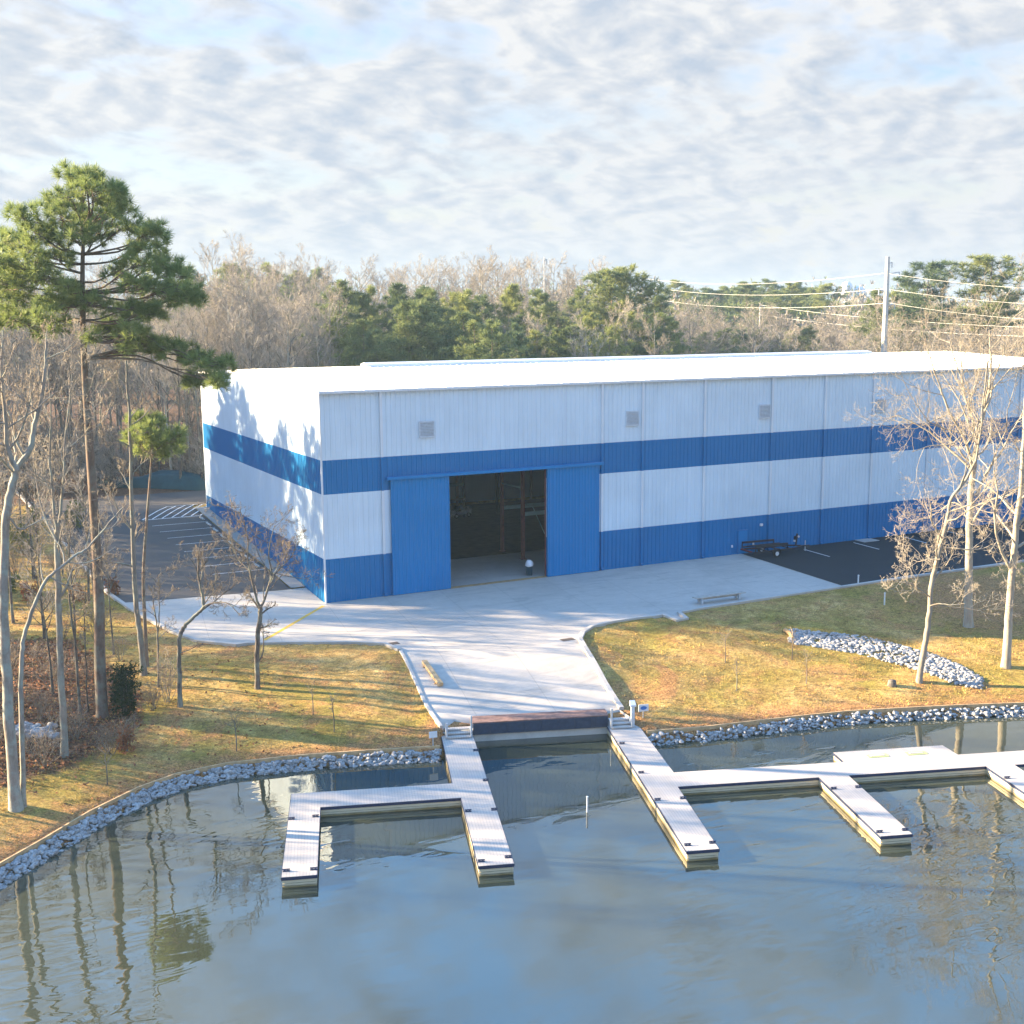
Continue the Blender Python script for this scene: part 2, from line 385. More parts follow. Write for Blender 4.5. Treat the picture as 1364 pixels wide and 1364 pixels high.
def deck_mat():
    m, nt, b = mat('deck_boards', 0.7, 0.35); p = pos(nt)
    q = mapv(nt, p, (1, 1, 1), (0, 0, -ANG))
    w = N(nt, 'ShaderNodeTexBrick'); w.offset = 0.5; w.inputs['Scale'].default_value = 1; w.inputs['Brick Width'].default_value = 0.14; w.inputs['Row Height'].default_value = 30
    w.inputs['Mortar Size'].default_value = 0.010; w.inputs['Color1'].default_value = (0.52, 0.46, 0.405, 1); w.inputs['Color2'].default_value = (0.465, 0.41, 0.365, 1); w.inputs['Mortar'].default_value = (0.30, 0.28, 0.27, 1)
    nt.links.new(q, w.inputs['Vector'])
    c = mix(nt, 0.3, w.outputs['Color'], ramp(nt, noise(nt, p, 0.9, 6, 0.65), [(0.3, (0.31, 0.29, 0.27)), (0.7, (0.50, 0.475, 0.445))]))
    nt.links.new(c, b.inputs['Base Color']); bump(nt, b, noise(nt, p, 12, 3), 0.2, 0.01)
    return m
M['deck'] = deck_mat()
def fascia_mat(name, c, wet):
    m, nt, b = mat(name, 0.65, 0.35); p = pos(nt)
    sx = N(nt, 'ShaderNodeSeparateXYZ'); nt.links.new(p, sx.inputs[0])
    h = mth(nt, 'ADD', mth(nt, 'MULTIPLY', mth(nt, 'SUBTRACT', sx.outputs[2], WATER), 3.2), mth(nt, 'MULTIPLY', mth(nt, 'SUBTRACT', noise(nt, p, 1.5, 5), 0.5), 0.5))
    nt.links.new(ramp(nt, h, [(0.05, wet), (0.42, tuple(x * 0.8 for x in c)), (0.7, c)]), b.inputs['Base Color'])
    return m
M['fascia'] = fascia_mat('dock_fascia_boards', (0.72, 0.63, 0.44), (0.24, 0.17, 0.055))
M['float'] = simple('float_plastic', (0.03, 0.03, 0.025), 0.6, 0.2, 3)

def water_mat():
    m, nt, b = mat('lake_water', 0.03, 0.5); p = pos(nt)
    nt.nodes.remove(b)
    d = noise(nt, p, 0.05, 4, 0.6, 0.5)
    df = N(nt, 'ShaderNodeBsdfDiffuse'); nt.links.new(ramp(nt, d, [(0.35, (0.022, 0.032, 0.026)), (0.65, (0.052, 0.057, 0.034))]), df.inputs['Color'])
    gl = N(nt, 'ShaderNodeBsdfGlossy'); gl.inputs['Roughness'].default_value = 0.015; gl.inputs['Color'].default_value = (1, 1, 1, 1)
    fr = N(nt, 'ShaderNodeFresnel'); fr.inputs['IOR'].default_value = 2.3
    amp = ramp(nt, noise(nt, p, 0.045, 3, 0.5, 0.6), [(0.42, 0.10), (0.60, 1.0)])
    w1 = noise(nt, mapv(nt, p, (0.55, 1.5, 1), (0, 0, R(27))), 0.85, 2, 0.45, 0.8)
    w2 = noise(nt, mapv(nt, p, (0.5, 1.2, 1), (0, 0, R(27))), 0.25, 2, 0.5, 0.4)
    h = mth(nt, 'MULTIPLY', mth(nt, 'ADD', mth(nt, 'MULTIPLY', w1, 0.55), mth(nt, 'MULTIPLY', w2, 0.9)), amp)
    bp = N(nt, 'ShaderNodeBump'); bp.inputs['Strength'].default_value = 0.5; bp.inputs['Distance'].default_value = 0.13
    nt.links.new(h, bp.inputs['Height'])
    for n_ in (gl, fr): nt.links.new(bp.outputs['Normal'], n_.inputs['Normal'])
    mx = N(nt, 'ShaderNodeMixShader'); nt.links.new(fr.outputs[0], mx.inputs[0]); nt.links.new(df.outputs[0], mx.inputs[1]); nt.links.new(gl.outputs[0], mx.inputs[2])
    nt.links.new(mx.outputs[0], nt.nodes['Material Output'].inputs['Surface'])
    return m
M['water'] = water_mat()

# ------------------------------------------------------------------ world: sky with broken cloud, one low warm sun
SUN_EL = R(16.4); SUN_DIR = Vector((-0.798 * math.cos(SUN_EL), 0.602 * math.cos(SUN_EL), math.sin(SUN_EL)))
W = bpy.data.worlds.new('World'); S.world = W; W.use_nodes = True
nt = W.node_tree; bg = nt.nodes['Background']
sky = N(nt, 'ShaderNodeTexSky', sky_type='NISHITA'); sky.sun_disc = False; sky.sun_elevation = SUN_EL; sky.sun_rotation = math.atan2(-0.798, 0.602)
sky.air_density = 1.7; sky.dust_density = 0.3; sky.ozone_density = 6.0
g = N(nt, 'ShaderNodeTexCoord').outputs['Generated']
sx = N(nt, 'ShaderNodeSeparateXYZ'); nt.links.new(g, sx.inputs[0])
z = mth(nt, 'MAXIMUM', sx.outputs[2], 0.0)
inv = mth(nt, 'DIVIDE', 1.0, mth(nt, 'ADD', z, 0.30))
cb = N(nt, 'ShaderNodeCombineXYZ')
nt.links.new(mth(nt, 'MULTIPLY', sx.outputs[0], inv), cb.inputs[0]); nt.links.new(mth(nt, 'MULTIPLY', sx.outputs[1], inv), cb.inputs[1])
cv = mapv(nt, cb.outputs[0], (2.6, 2.9, 1), (0, 0, R(-20)))
def puffs(vec):
    a = noise(nt, vec, 0.9, 4, 0.55, 0.0); b_ = noise(nt, vec, 3.1, 6, 0.58, 0.25)
    return mth(nt, 'ADD', mth(nt, 'MULTIPLY', a, 0.55), mth(nt, 'MULTIPLY', b_, 0.45))
n1 = puffs(cv)
off = N(nt, 'ShaderNodeVectorMath', operation='ADD'); nt.links.new(cv, off.inputs[0]); off.inputs[1].default_value = (0.075, -0.055, 0.0)
n1b = puffs(off.outputs[0])
n2 = noise(nt, cv, 0.28, 4, 0.5)
bias = ramp(nt, z, [(0.0, 0.68), (0.24, 0.62), (0.40, 0.54), (0.56, 0.49), (0.8, 0.30)])
cov = mth(nt, 'ADD', mth(nt, 'ADD', mth(nt, 'MULTIPLY', n1, 0.8), mth(nt, 'MULTIPLY', n2, 0.5)), mth(nt, 'SUBTRACT', bias, 0.65))
mask = ramp(nt, cov, [(0.46, 0.0), (0.60, 1.0)])
shade = mth(nt, 'ADD', mth(nt, 'MULTIPLY', mth(nt, 'SUBTRACT', n1b, n1), 3.6), mth(nt, 'SUBTRACT', 1.10, n1))
CLOUD = 0.131
ccol = ramp(nt, shade, [(0.20, (0.70, 0.80, 0.95)), (0.50, (0.90, 0.95, 1.03)), (0.78, (1.12, 1.13, 1.14))])
hz = ramp(nt, z, [(0.0, 1.0), (0.09, 0.35), (0.2, 0.0)])
ccol = mix(nt, mth(nt, 'MULTIPLY', hz, 0.7), ccol, (0.86, 0.91, 0.98))
cc = N(nt, 'ShaderNodeVectorMath', operation='SCALE'); nt.links.new(ccol, cc.inputs[0]); cc.inputs['Scale'].default_value = CLOUD
sk = N(nt, 'ShaderNodeVectorMath', operation='SCALE'); nt.links.new(sky.outputs[0], sk.inputs[0]); sk.inputs['Scale'].default_value = 0.15
skt = mix(nt, 1.0, sk.outputs[0], ramp(nt, z, [(0.0, (0.34, 0.28, 0.31)), (0.26, (0.40, 0.33, 0.385)), (0.5, (0.80, 0.82, 0.87))]), 'MULTIPLY')
nt.links.new(mix(nt, mask, skt, cc.outputs[0]), bg.inputs['Color']); bg.inputs['Strength'].default_value = 1.0
sl = bpy.data.lights.new('sun', 'SUN'); sl.energy = 5.0; sl.angle = R(0.55); sl.color = (1.0, 0.775, 0.48)
so = bpy.data.objects.new('sun', sl); COL.objects.link(so); so.rotation_euler = SUN_DIR.to_track_quat('Z', 'Y').to_euler(); so.location = (-60, 40, 60)
S.view_settings.view_transform = 'Standard'; S.view_settings.look = 'None'; S.view_settings.gamma = 1; S.view_settings.exposure = 2.6
S.render.engine = 'CYCLES'
S.cycles.max_bounces = 6; S.cycles.transparent_max_bounces = 4; S.cycles.caustics_reflective = False; S.cycles.caustics_refractive = False

# ------------------------------------------------------------------ ground sheet, water, pavements
def axis(a, b, step, far):
    c = list(np.arange(a, b + 1e-6, step)); s = step; x = b
    while x < far: s *= 1.25; x += s; c.append(x)
    s = step; x = a
    while x > -far: s *= 1.25; x -= s; c.insert(0, x)
    return np.array(c)
gx = axis(-46, 62, 0.5, 1500); gy = axis(-52, 60, 0.5, 1500)
X, Y = np.meshgrid(gx, gy); P = np.stack([X.ravel(), Y.ravel()], 1)
Z = T(P)
throat = np.array(throatL + throatR[::-1])
pave_all = inside(P, plateau) | inside(P, throat)
dpl = np.minimum(seg_dist(P, plateau, True), seg_dist(P, throat, True))
Z = Z - np.where(pave_all & (dpl > 0.02), 0.12, 0.0)
Z = Z - np.where((P[:, 0] > 0) & (P[:, 0] < 85) & (P[:, 1] > 0) & (P[:, 1] < 38.5), 0.2, 0.0)
bumpy = np.array([mnoise.noise(Vector((x * 0.35, y * 0.35, 3.1))) for x, y in P]) * 0.09
Z = Z + np.where(pave_all | inside(P, lake), 0, bumpy * np.clip(dpl / 2, 0, 1))
nx, ny = len(gx), len(gy)
idx = np.arange(nx * ny).reshape(ny, nx)
quads = np.stack([idx[:-1, :-1], idx[:-1, 1:], idx[1:, 1:], idx[1:, :-1]], -1).reshape(-1, 4)
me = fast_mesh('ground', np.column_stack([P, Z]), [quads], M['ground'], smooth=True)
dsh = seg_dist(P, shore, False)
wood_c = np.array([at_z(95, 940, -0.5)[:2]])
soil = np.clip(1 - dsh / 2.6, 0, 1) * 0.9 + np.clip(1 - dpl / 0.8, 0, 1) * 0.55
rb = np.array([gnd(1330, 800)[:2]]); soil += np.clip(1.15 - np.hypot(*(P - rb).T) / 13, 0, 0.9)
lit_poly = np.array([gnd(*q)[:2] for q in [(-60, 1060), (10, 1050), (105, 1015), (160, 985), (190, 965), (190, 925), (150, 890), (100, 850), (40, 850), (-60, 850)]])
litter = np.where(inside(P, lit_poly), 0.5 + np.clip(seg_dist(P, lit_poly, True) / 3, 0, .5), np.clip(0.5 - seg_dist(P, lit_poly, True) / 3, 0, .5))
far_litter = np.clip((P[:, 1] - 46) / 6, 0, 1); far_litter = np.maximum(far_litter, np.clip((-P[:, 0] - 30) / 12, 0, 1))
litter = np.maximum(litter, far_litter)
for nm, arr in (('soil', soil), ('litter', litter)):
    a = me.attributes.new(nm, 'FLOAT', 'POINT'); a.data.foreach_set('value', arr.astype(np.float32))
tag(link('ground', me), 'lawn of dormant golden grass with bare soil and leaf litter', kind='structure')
MB().add([(-260, -420, WATER), (260, -420, WATER), (260, -18, WATER), (-260, -18, WATER)], [(0, 1, 2, 3)]).build('water', M['water'])['kind'] = 'structure'

def sheet(name, poly, m, lift=0.004, step=1.0, slope=True, kind='structure'):
    poly = [Vector((p[0], p[1])) for p in poly]; pa = np.array([(p.x, p.y) for p in poly])
    bp = []
    n = len(poly)
    for i in range(n):
        a, b = poly[i], poly[(i + 1) % n]; k = max(1, int((b - a).length / step))
        for j in range(k): bp.append(a.lerp(b, j / k))
    nb = len(bp)
    lo, hi = pa.min(0), pa.max(0)
    gxx, gyy = np.meshgrid(np.arange(lo[0], hi[0], step) + .37 * step, np.arange(lo[1], hi[1], step) + .41 * step)
    q = np.column_stack([gxx.ravel(), gyy.ravel()])
    q = q[inside(q, pa) & (seg_dist(q, pa, True) > step * 0.35)]
    vs, es, fs, *_ = delaunay_2d_cdt(bp + [Vector(p) for p in q], [(i, (i + 1) % nb) for i in range(nb)], [list(range(nb))], 1, 1e-5)
    va = np.array([(p.x, p.y) for p in vs]); zz = T(va - (va - va.mean(0)) * 1e-4) + lift
    me = bpy.data.meshes.new(name); me.from_pydata([(p.x, p.y, z_) for p, z_ in zip(vs, zz)], [], [tuple(f) for f in fs]); me.materials.append(m)
    me.polygons.foreach_set('use_smooth', [True] * len(me.polygons)); me.update()
    o = link(name, me); o['kind'] = kind; return o
NF = lambda a: [tuple(p) for p in a]
apron = [(-14.0, 6.3), (-13.5, 4.2), (-12.6, 0.2), (-11.9, -3.6), (-11.0, -6.4), (-9.0, -8.6)] + left_curb[10:] + throatL[1:] + throatR[::-1] + right_curb[1:14] + [(38.1, -14.4), (39.3, 0.05), (-0.05, 0.05), (-0.05, 1.0), (-0.05, 5.0), (-1.9, 5.0)]
sheet('concrete_apron', apron, M['concrete'])
sheet('parking_lot', [(-14.0, 6.3), (-1.25, 5.0), (-1.25, 40.5), (3.0, 43.5), (14, 45), (14, 50.5), (-16.3, 51.0), (-15.6, 35.0), (-15.0, 20.0), (-14.3, 9.0)], M['asphalt'])
sheet('walkway', [(-1.22, 5.05), (-0.05, 5.05), (-0.05, 38.5), (-1.22, 38.5)], M['walk'], 0.09)
MB().add([(39.35, 0.05, .004), (38.15, -14.42, .004), (44.1, -14.75, .004), (58.5, -14.85, .004), (110, -15.2, .004), (110, 0.05, .004)], [(0, 1, 2, 3, 4, 5)]).build('asphalt_yard', M['asphalt_new'])['kind'] = 'structure'

def kerb(name, pts, w=0.3, h=0.14, m='kerb', z=None, side=1.0):
    b = MB(); pts = [Vector((p[0], p[1], 0)) for p in pts]; fine = []
    for a, c in zip(pts[:-1], pts[1:]):
        k = max(1, int((c - a).length / 1.0)); fine += [a.lerp(c, j / k) for j in range(k)]
    fine.append(pts[-1]); vs = []; fs = []
    for i, p in enumerate(fine):
        t = (fine[min(i + 1, len(fine) - 1)] - fine[max(i - 1, 0)]).normalized(); nrm = Vector((-t.y, t.x, 0)) * side
        zz = max(Tz(p.x, p.y), Tz(p.x + nrm.x * 0.1, p.y + nrm.y * 0.1)) if z is None else z
        for o_, dz in ((-.02, -0.25), (-.02, h - .02), (.02, h), (w - .02, h), (w, h - .02), (w, -0.25)):
            q = p + nrm * o_; vs.append((q.x, q.y, zz + dz))
    for i in range(len(fine) - 1):
        for k in range(6):
            k2 = (k + 1) % 6; fs.append((i * 6 + k, i * 6 + k2, i * 6 + 6 + k2, i * 6 + 6 + k))
    fs += [(5, 4, 3, 2, 1, 0), tuple(len(vs) - 6 + k for k in range(6))]
    b.add(vs, fs); o = b.build(name, M[m]); return o
kerb('kerb', left_curb, side=-1)['kind'] = 'structure'
kerb('kerb', [throatL[0]] + throatL[1:-1], w=.2, h=0.08, side=-1)['kind'] = 'structure'
kerb('kerb', throatR[::-1][1:] + right_curb[1:], side=-1)['kind'] = 'structure'

# painted markings
def strip(b, a, c, w=0.11):
    a, c = Vector((a[0], a[1], 0)), Vector((c[0], c[1], 0)); t = (c - a).normalized(); n = Vector((-t.y, t.x, 0)) * w / 2
    k = max(1, int((c - a).length / 0.5)); vs = []; fs = []
    for i in range(k + 1):
        p = a.lerp(c, i / k); zz = Tz(p.x, p.y) + 0.012
        vs += [(p.x + n.x, p.y + n.y, zz), (p.x - n.x, p.y - n.y, zz)]
    fs = [(2 * i, 2 * i + 1, 2 * i + 3, 2 * i + 2) for i in range(k)]
    b.add(vs, fs)
pl = MB()
for i in range(9):
    yy = 34.6 - i * 2.85; strip(pl, (-1.5, yy), (-7.0 + (0.15 * i), yy + .05))
for i in range(7):
    strip(pl, (-7.2 + i * .95, 34.9), (-3.6 + i * .95, 41.0), 0.14)
strip(pl, (-7.2, 34.8), (-1.4, 34.8)); strip(pl, (-3.6, 41), (2.4, 41))
for (a, c) in [((45.6, -1.2), (45.3, -5.0)), ((51.9, -0.95), (51.6, -4.6)), ((58.2, -0.9), (57.7, -4.5)), ((64.2, -0.9), (63.8, -4.6)), ((70.2, -0.9), (69.8, -4.6))]: strip(pl, a, c, 0.13)
pl.build('parking_lines', M['stripe'])['kind'] = 'structure'
ylw = MB(); a_, c_ = gnd(352, 853), gnd(431, 807); strip(ylw, a_, c_, 0.28); ylw.build('yellow_line', M['yellow'])['kind'] = 'structure'
MB().box((53.8, -0.75, 0.02), (1.9, 1.3, 0.06)).build('door_pad', M['kerb'])['kind'] = 'structure'

# ------------------------------------------------------------------ warehouse
WH = thing('warehouse', 'large metal storage building with white and blue bands and a white roof', 'building')
LEN, DEP, EAVE, RIDGE = 85.0, 38.6, 16.0, 16.95
B1, B2, B3 = 10.89, 8.31, 3.37
def ribbed(b, length, place, ztop, holes=(), pitch=0.406, bands=True, zmin=lambda s: 0.0):
    # sheet metal profile: flat pan with a small trapezoid rib, built as vertical strips
    prof = []; s = 0.0
    while s < length - 1e-6:
        for o_, dd in ((0, 0), (pitch - 0.10, 0), (pitch - 0.075, 0.038), (pitch - 0.035, 0.038), (pitch - 0.01, 0)):
            if s + o_ <= length: prof.append((s + o_, dd))
        s += pitch
    prof.append((length, 0))
    for (s0, d0), (s1, d1) in zip(prof[:-1], prof[1:]):
        zs0 = [-0.05, B3, B2, B1]; mid = (s0 + s1) / 2
        lo = -0.05; hole = [h for h in holes if h[0] < mid < h[1]]
        segs = [(-0.05, B3, 1), (B3, B2, 0), (B2, B1, 1), (B1, None, 0)]
        for z0, z1, mi_ in segs:
            if hole:
                if z1 is not None and z1 <= hole[0][2]: continue
                z0 = max(z0, hole[0][2])
            za = (z1, z1) if z1 is not None else (ztop(s0), ztop(s1))
            vs = [place(s0, d0, z0), place(s1, d1, z0), place(s1, d1, za[1]), place(s0, d0, za[0])]
            b.add(vs, [(0, 1, 2, 3)], mi_)
    return b
OX0, OX1, OZ = 10.25, 19.1, 9.05
roofz = lambda y: EAVE + (RIDGE - EAVE) * (1 - abs(y - DEP / 2) / (DEP / 2))
ribbed(MB(), LEN, lambda s, d, z_: (s, -d, z_), lambda s: EAVE - .02, [(OX0, OX1, OZ)]).build('front_wall', [M['white'], M['blue']], WH)
ribbed(MB(), DEP, lambda s, d, z_: (-d, DEP - s, z_), lambda s: roofz(DEP - s) - .03).build('end_wall', [M['white'], M['blue']], WH)
bw = MB(); bw.box((LEN / 2, DEP + .05, EAVE / 2), (LEN, .1, EAVE)); bw.build('rear_wall', M['white'], WH)
ew = MB(); ew.add([(LEN, 0, 0), (LEN, DEP, 0), (LEN, DEP, EAVE - .02), (LEN, DEP / 2, RIDGE - .03), (LEN, 0, EAVE - .02)], [(0, 1, 2, 3, 4)]); ew.build('end_wall', M['white'], WH)
# wall liner (inner face of the door reveal)
rv = MB()
rv.box((OX0 - .06, .16, OZ / 2), (.12, .3, OZ)); rv.box((OX1 + .06, .16, OZ / 2), (.12, .3, OZ)); rv.box(((OX0 + OX1) / 2, .16, OZ + .08), (OX1 - OX0 + .24, .3, .16))
rv.build('door_frame', M['redsteel'], WH)
# roof: standing seam sheets on both slopes
rf = MB(); seam = 0.61
for sgn in (0, 1):
    y0, y1 = (-.22, DEP / 2) if sgn == 0 else (DEP + .22, DEP / 2)
    zf = lambda y: RIDGE - (RIDGE - EAVE) * abs(y - DEP / 2) / (DEP / 2) + 0.03
    x = -0.12
    while x < LEN + .1:
        x2 = min(x + seam, LEN + .12)
        pr = [(x, 0), (x2 - .06, 0), (x2 - .05, .05), (x2 - .01, .05), (x2, 0)]
        for (xa, ha), (xb, hb) in zip(pr[:-1], pr[1:]):
            q = [(xa, y0, zf(y0) + ha), (xb, y0, zf(y0) + hb), (xb, y1, zf(y1) + hb), (xa, y1, zf(y1) + ha)]
            rf.add(q if sgn == 0 else q[::-1], [(0, 1, 2, 3)])
        x = x2
roof = rf.build('roof', M['roof'], WH)
rvn = MB(); rx0, rx1 = 10.6, 72.0; yc = DEP / 2
rvn.add([(rx0, yc - .75, RIDGE - .02), (rx0, yc - .75, RIDGE + .26), (rx0, yc, RIDGE + .40), (rx0, yc + .75, RIDGE + .26), (rx0, yc + .75, RIDGE - .02),
         (rx1, yc - .75, RIDGE - .02), (rx1, yc - .75, RIDGE + .26), (rx1, yc, RIDGE + .40), (rx1, yc + .75, RIDGE + .26), (rx1, yc + .75, RIDGE - .02)],
        [(0, 1, 2, 3, 4), (9, 8, 7, 6, 5), (0, 5, 6, 1), (1, 6, 7, 2), (2, 7, 8, 3), (3, 8, 9, 4)])
x = rx0 + 3.05
while x < rx1: rvn.box((x, yc - .77, RIDGE + .12), (.06, .03, .25)); x += 3.05
rvn.build('ridge_vent', M['trim'], roof)
# trims
gt = MB(); gt.box((LEN / 2, -.20, EAVE - .06), (LEN + .3, .16, .20)); gt.build('gutter', M['trim'], WH, bevel=.02)
rk = MB()
for ya, yb in ((-.22, DEP / 2), (DEP / 2, DEP + .22)):
    rk.bar((-.10, ya, roofz(max(0, min(DEP, ya))) - .05), (-.10, yb, roofz(max(0, min(DEP, yb))) - .05), .10, .26)
rk.build('rake_trim', M['roof'], WH)
cn = MB(); cn.box((-.045, -.045, (EAVE - .2) / 2), (.12, .12, EAVE - .2)); cn.build('corner_trim', M['trim'], WH)
for xx in (4.75, 24.4, 28.43, 34.9, 42.35, 48.58, 54.53, 61.8, 68.2, 74.6, 81.0):
    d = MB()
    for z0, z1, mi_ in ((0.15, B3, 1), (B3, B2, 0), (B2, B1, 1), (B1, EAVE - .16, 0)):
        if xx < 24.3 and xx > 24.2: pass
        d.box((xx, -.10, (z0 + z1) / 2), (.20, .12, z1 - z0), m=mi_)
    d.box((xx, -.17, .14), (.2, .28, .16), m=1)
    d.build('downspout', [M['trim'], M['blue']], WH)
for xx in (8.51, 27.41, 41.52, 55.51, 69.5):
    l = MB(); l.box((xx, -.06, 12.83), (1.16, .06, 1.16), m=0)
    for s_ in (-1, 1): l.box((xx + s_ * .6, -.075, 12.83), (.08, .1, 1.28)); l.box((xx, -.075, 12.83 + s_ * .61), (1.12, .1, .08))
    lv = l.build('louvre_vent', M['louvre'], WH); sl_ = MB()
    for k in range(9): sl_.box((xx, -.11, 12.36 + k * .118), (1.10, .085, .016), rot=Matrix.Rotation(R(-35), 3, 'X'))
    sl_.build('slat', M['galv'], lv)
trk = MB(); trk.box((14.72, -.24, 9.20), (19.4, .30, .22)); trk.box((14.72, -.30, 9.33), (19.4, .16, .05)); trk.build('door_track', M['blue_door'], WH, bevel=.015)
for x0, x1 in ((5.36, OX0 + .02), (OX1 - .02, 24.05)):
    dr = MB(); n = int((x1 - x0) / .305); pw = (x1 - x0) / n
    for i in range(n):
        xa = x0 + i * pw
        for (sa, da), (sb, db) in zip([(0, 0), (pw - .1, 0), (pw - .07, .03), (pw - .03, .03)], [(pw - .1, 0), (pw - .07, .03), (pw - .03, .03), (pw, 0)]):
            dr.add([(xa + sa, -.22 - da, .04), (xa + sb, -.22 - db, .04), (xa + sb, -.22 - db, 9.1), (xa + sa, -.22 - da, 9.1)], [(0, 1, 2, 3)])
    dr.box(((x0 + x1) / 2, -.15, 4.58), (x1 - x0, .12, 9.02))
    dr.box((x0 + .04, -.235, 4.58), (.08, .06, 9.06)); dr.box((x1 - .04, -.235, 4.58), (.08, .06, 9.06))
    dr.build('sliding_door', M['blue_door'], WH)
for xx in (39.4, 58.95):
    d = MB(); d.box((xx, -.06, 1.07), (.95, .06, 2.1)); dd = d.build('door', M['blue_door'], WH)
    f_ = MB(); f_.box((xx - .52, -.055, 1.1), (.09, .10, 2.2)); f_.box((xx + .52, -.055, 1.1), (.09, .10, 2.2)); f_.box((xx, -.055, 2.17), (.95, .10, .08)); f_.build('frame', M['blue'], dd)
    h_ = MB(); h_.box((xx + .36, -.12, 1.0), (.14, .06, .05)); h_.build('handle', M['galv'], dd)
    l_ = MB(); l_.box((xx + 2.05, -.12, 2.5), (.26, .18, .22)); l_.build('wall_light', M['plastic_white'], WH, bevel=.03)
for xx in (38.2, 40.6):
    l_ = MB(); l_.box((xx, -.09, .8), (.14, .1, .22)); l_.build('wall_box', M['plastic_white'], WH)
fl = MB(); fl.box((LEN / 2, 5.2, -.06), (LEN - .3, 10.3, .18)); fl.build('floor_slab', M['concrete_slab'], WH)
fl = MB(); fl.box((LEN / 2, 24.4, -.07), (LEN - .3, 28.0, .18)); fl.build('earth_floor', M['earth'], WH)
sil = MB(); sil.box(((OX0 + OX1) / 2, .05, .045), (OX1 - OX0 - .02, .42, .05)); sil.build('door_sill', M['timber'], WH)
# interior frame columns and rafters
for xx in (10.0, 19.4, 28.4, 38, 48, 58, 68, 78):
    for yy in (DEP - .6,):
        c_ = MB(); c_.box((xx, yy - .14, 8), (.22, .02, 15.7)); c_.box((xx, yy + .14, 8), (.22, .02, 15.7)); c_.box((xx, yy, 8), (.02, .28, 15.7)); c_.build('column', M['redsteel'], WH)

# boat rack inside: uprights, pallet beams and braces
RK = thing('boat_rack', 'tall red steel boat rack with pale beams just inside the warehouse doorway', 'rack', (20.8, 7.4, .03))
org = Vector((20.8, 7.4, .03))
for xx in (20.8, 27.0):
    for yy in (7.4, 11.5):
        u_ = MB(); u_.box((xx, yy, 6.5), (.28, .28, 13)); u_.box((xx, yy, .06), (.5, .5, .06)); u_.build('upright', M['redsteel'], RK, org)
for yy in (7.4, 11.5):
    for zz in (4.1, 8.6):
        a_ = MB(); a_.box((23.9, yy, zz), (6.0, .16, .34)); a_.build('beam', M['teal'], RK, org)
for y0 in (7.4,):
    a_ = MB(); a_.bar((20.8, y0 + .15, 6.4), (20.8, y0 + 3.95, 6.4), .1, .14); a_.build('rail', M['teal'], RK, org)
    a_ = MB(); a_.bar((23.9, y0 + .15, .4), (23.9, y0 + 3.95, 4.0), .05); a_.build('brace', M['teal'], RK, org)
RK2 = thing('boat_rack', 'dark far boat rack along the back of the warehouse interior', 'rack', (6, 30, .03)); o2 = Vector((6, 30, .03))
for xx in (6, 10, 14, 18, 22, 26, 30):
    u_ = MB(); u_.box((xx, 31, 6.5), (.26, .26, 13)); u_.build('upright', M['black'], RK2, o2)
for zz in (3.6, 7.6, 11.0):
    u_ = MB(); u_.box((16, 31.0, zz), (19.9, .3, .3)); u_.build('beam', M['teal'], RK2, o2)
# bin with bag
bx, by = 18.05, 1.1
BN = thing('bin', 'dark round bin with a white liner bag inside the warehouse doorway', 'bin', (bx, by, .03))
MB().lathe((0, 0, 0), [(.24, 0), (.30, .75), (.33, .76), (.33, .82), (.29, .82)], 16).build('tub', M['bin'], BN, smooth=True)
bg_ = MB(); prof = [(.33, .78), (.35, .9), (.30, 1.05), (.24, 1.2), (.12, 1.32), (.02, 1.34)]
bg_.lathe((0, 0, 0), prof, 16); bb = bg_.build('liner_bag', M['bag'], BN, smooth=True)
for v in bb.data.vertices:
    n_ = mnoise.noise(Vector(v.co) * 4.2); v.co.x *= 1 + .35 * n_; v.co.y *= 1 - .3 * n_; v.co.z += .08 * n_
# utility cart inside
cp = at_z(612, 689, .03)
CT = thing('utility_cart', 'small white utility cart with a roof parked deep inside the warehouse', 'cart', (cp.x, cp.y, .03), R(8))
b_ = MB(); b_.box((0, 0, .55), (2.3, 1.15, .35)); b_.box((.85, 0, .85), (.7, 1.1, .35)); b_.add([(.5, -.5, 1.0), (.5, .5, 1.0), (1.2, .5, .8), (1.2, -.5, .8), (.5, -.5, .7), (.5, .5, .7), (1.2, .5, .7), (1.2, -.5, .7)], [(0, 3, 2, 1), (0, 4, 7, 3), (1, 2, 6, 5), (2, 3, 7, 6), (0, 1, 5, 4)]); b_.build('body', M['plastic_white'], CT, bevel=.04)
b_ = MB(); b_.box((-.3, 0, .85), (.5, 1.0, .22)); b_.box((-.6, 0, 1.15), (.14, 1.0, .5)); b_.build('seat', M['black'], CT, bevel=.03)
b_ = MB(); b_.box((-.1, 0, 1.98), (1.5, 1.2, .07)); b_.build('canopy', M['plastic_white'], CT, bevel=.02)
for sx_ in (-.75, .55):
    for sy_ in (-.52, .52): b_ = MB(); b_.bar((sx_, sy_, .7), (sx_, sy_, 1.95), .04); b_.build('post', M['black'], CT)
for sx_ in (-.75, .8):
    for sy_ in (-.55, .55):
        b_ = MB(); b_.tube([(sx_, sy_ - .09, .27), (sx_, sy_ + .09, .27)], .27, 16); w_ = b_.build('wheel', M['tyre'], CT)
        b_ = MB(); b_.tube([(sx_, sy_ - .10, .27), (sx_, sy_ + .10, .27)], .14, 12); b_.build('rim', M['rim'], w_)

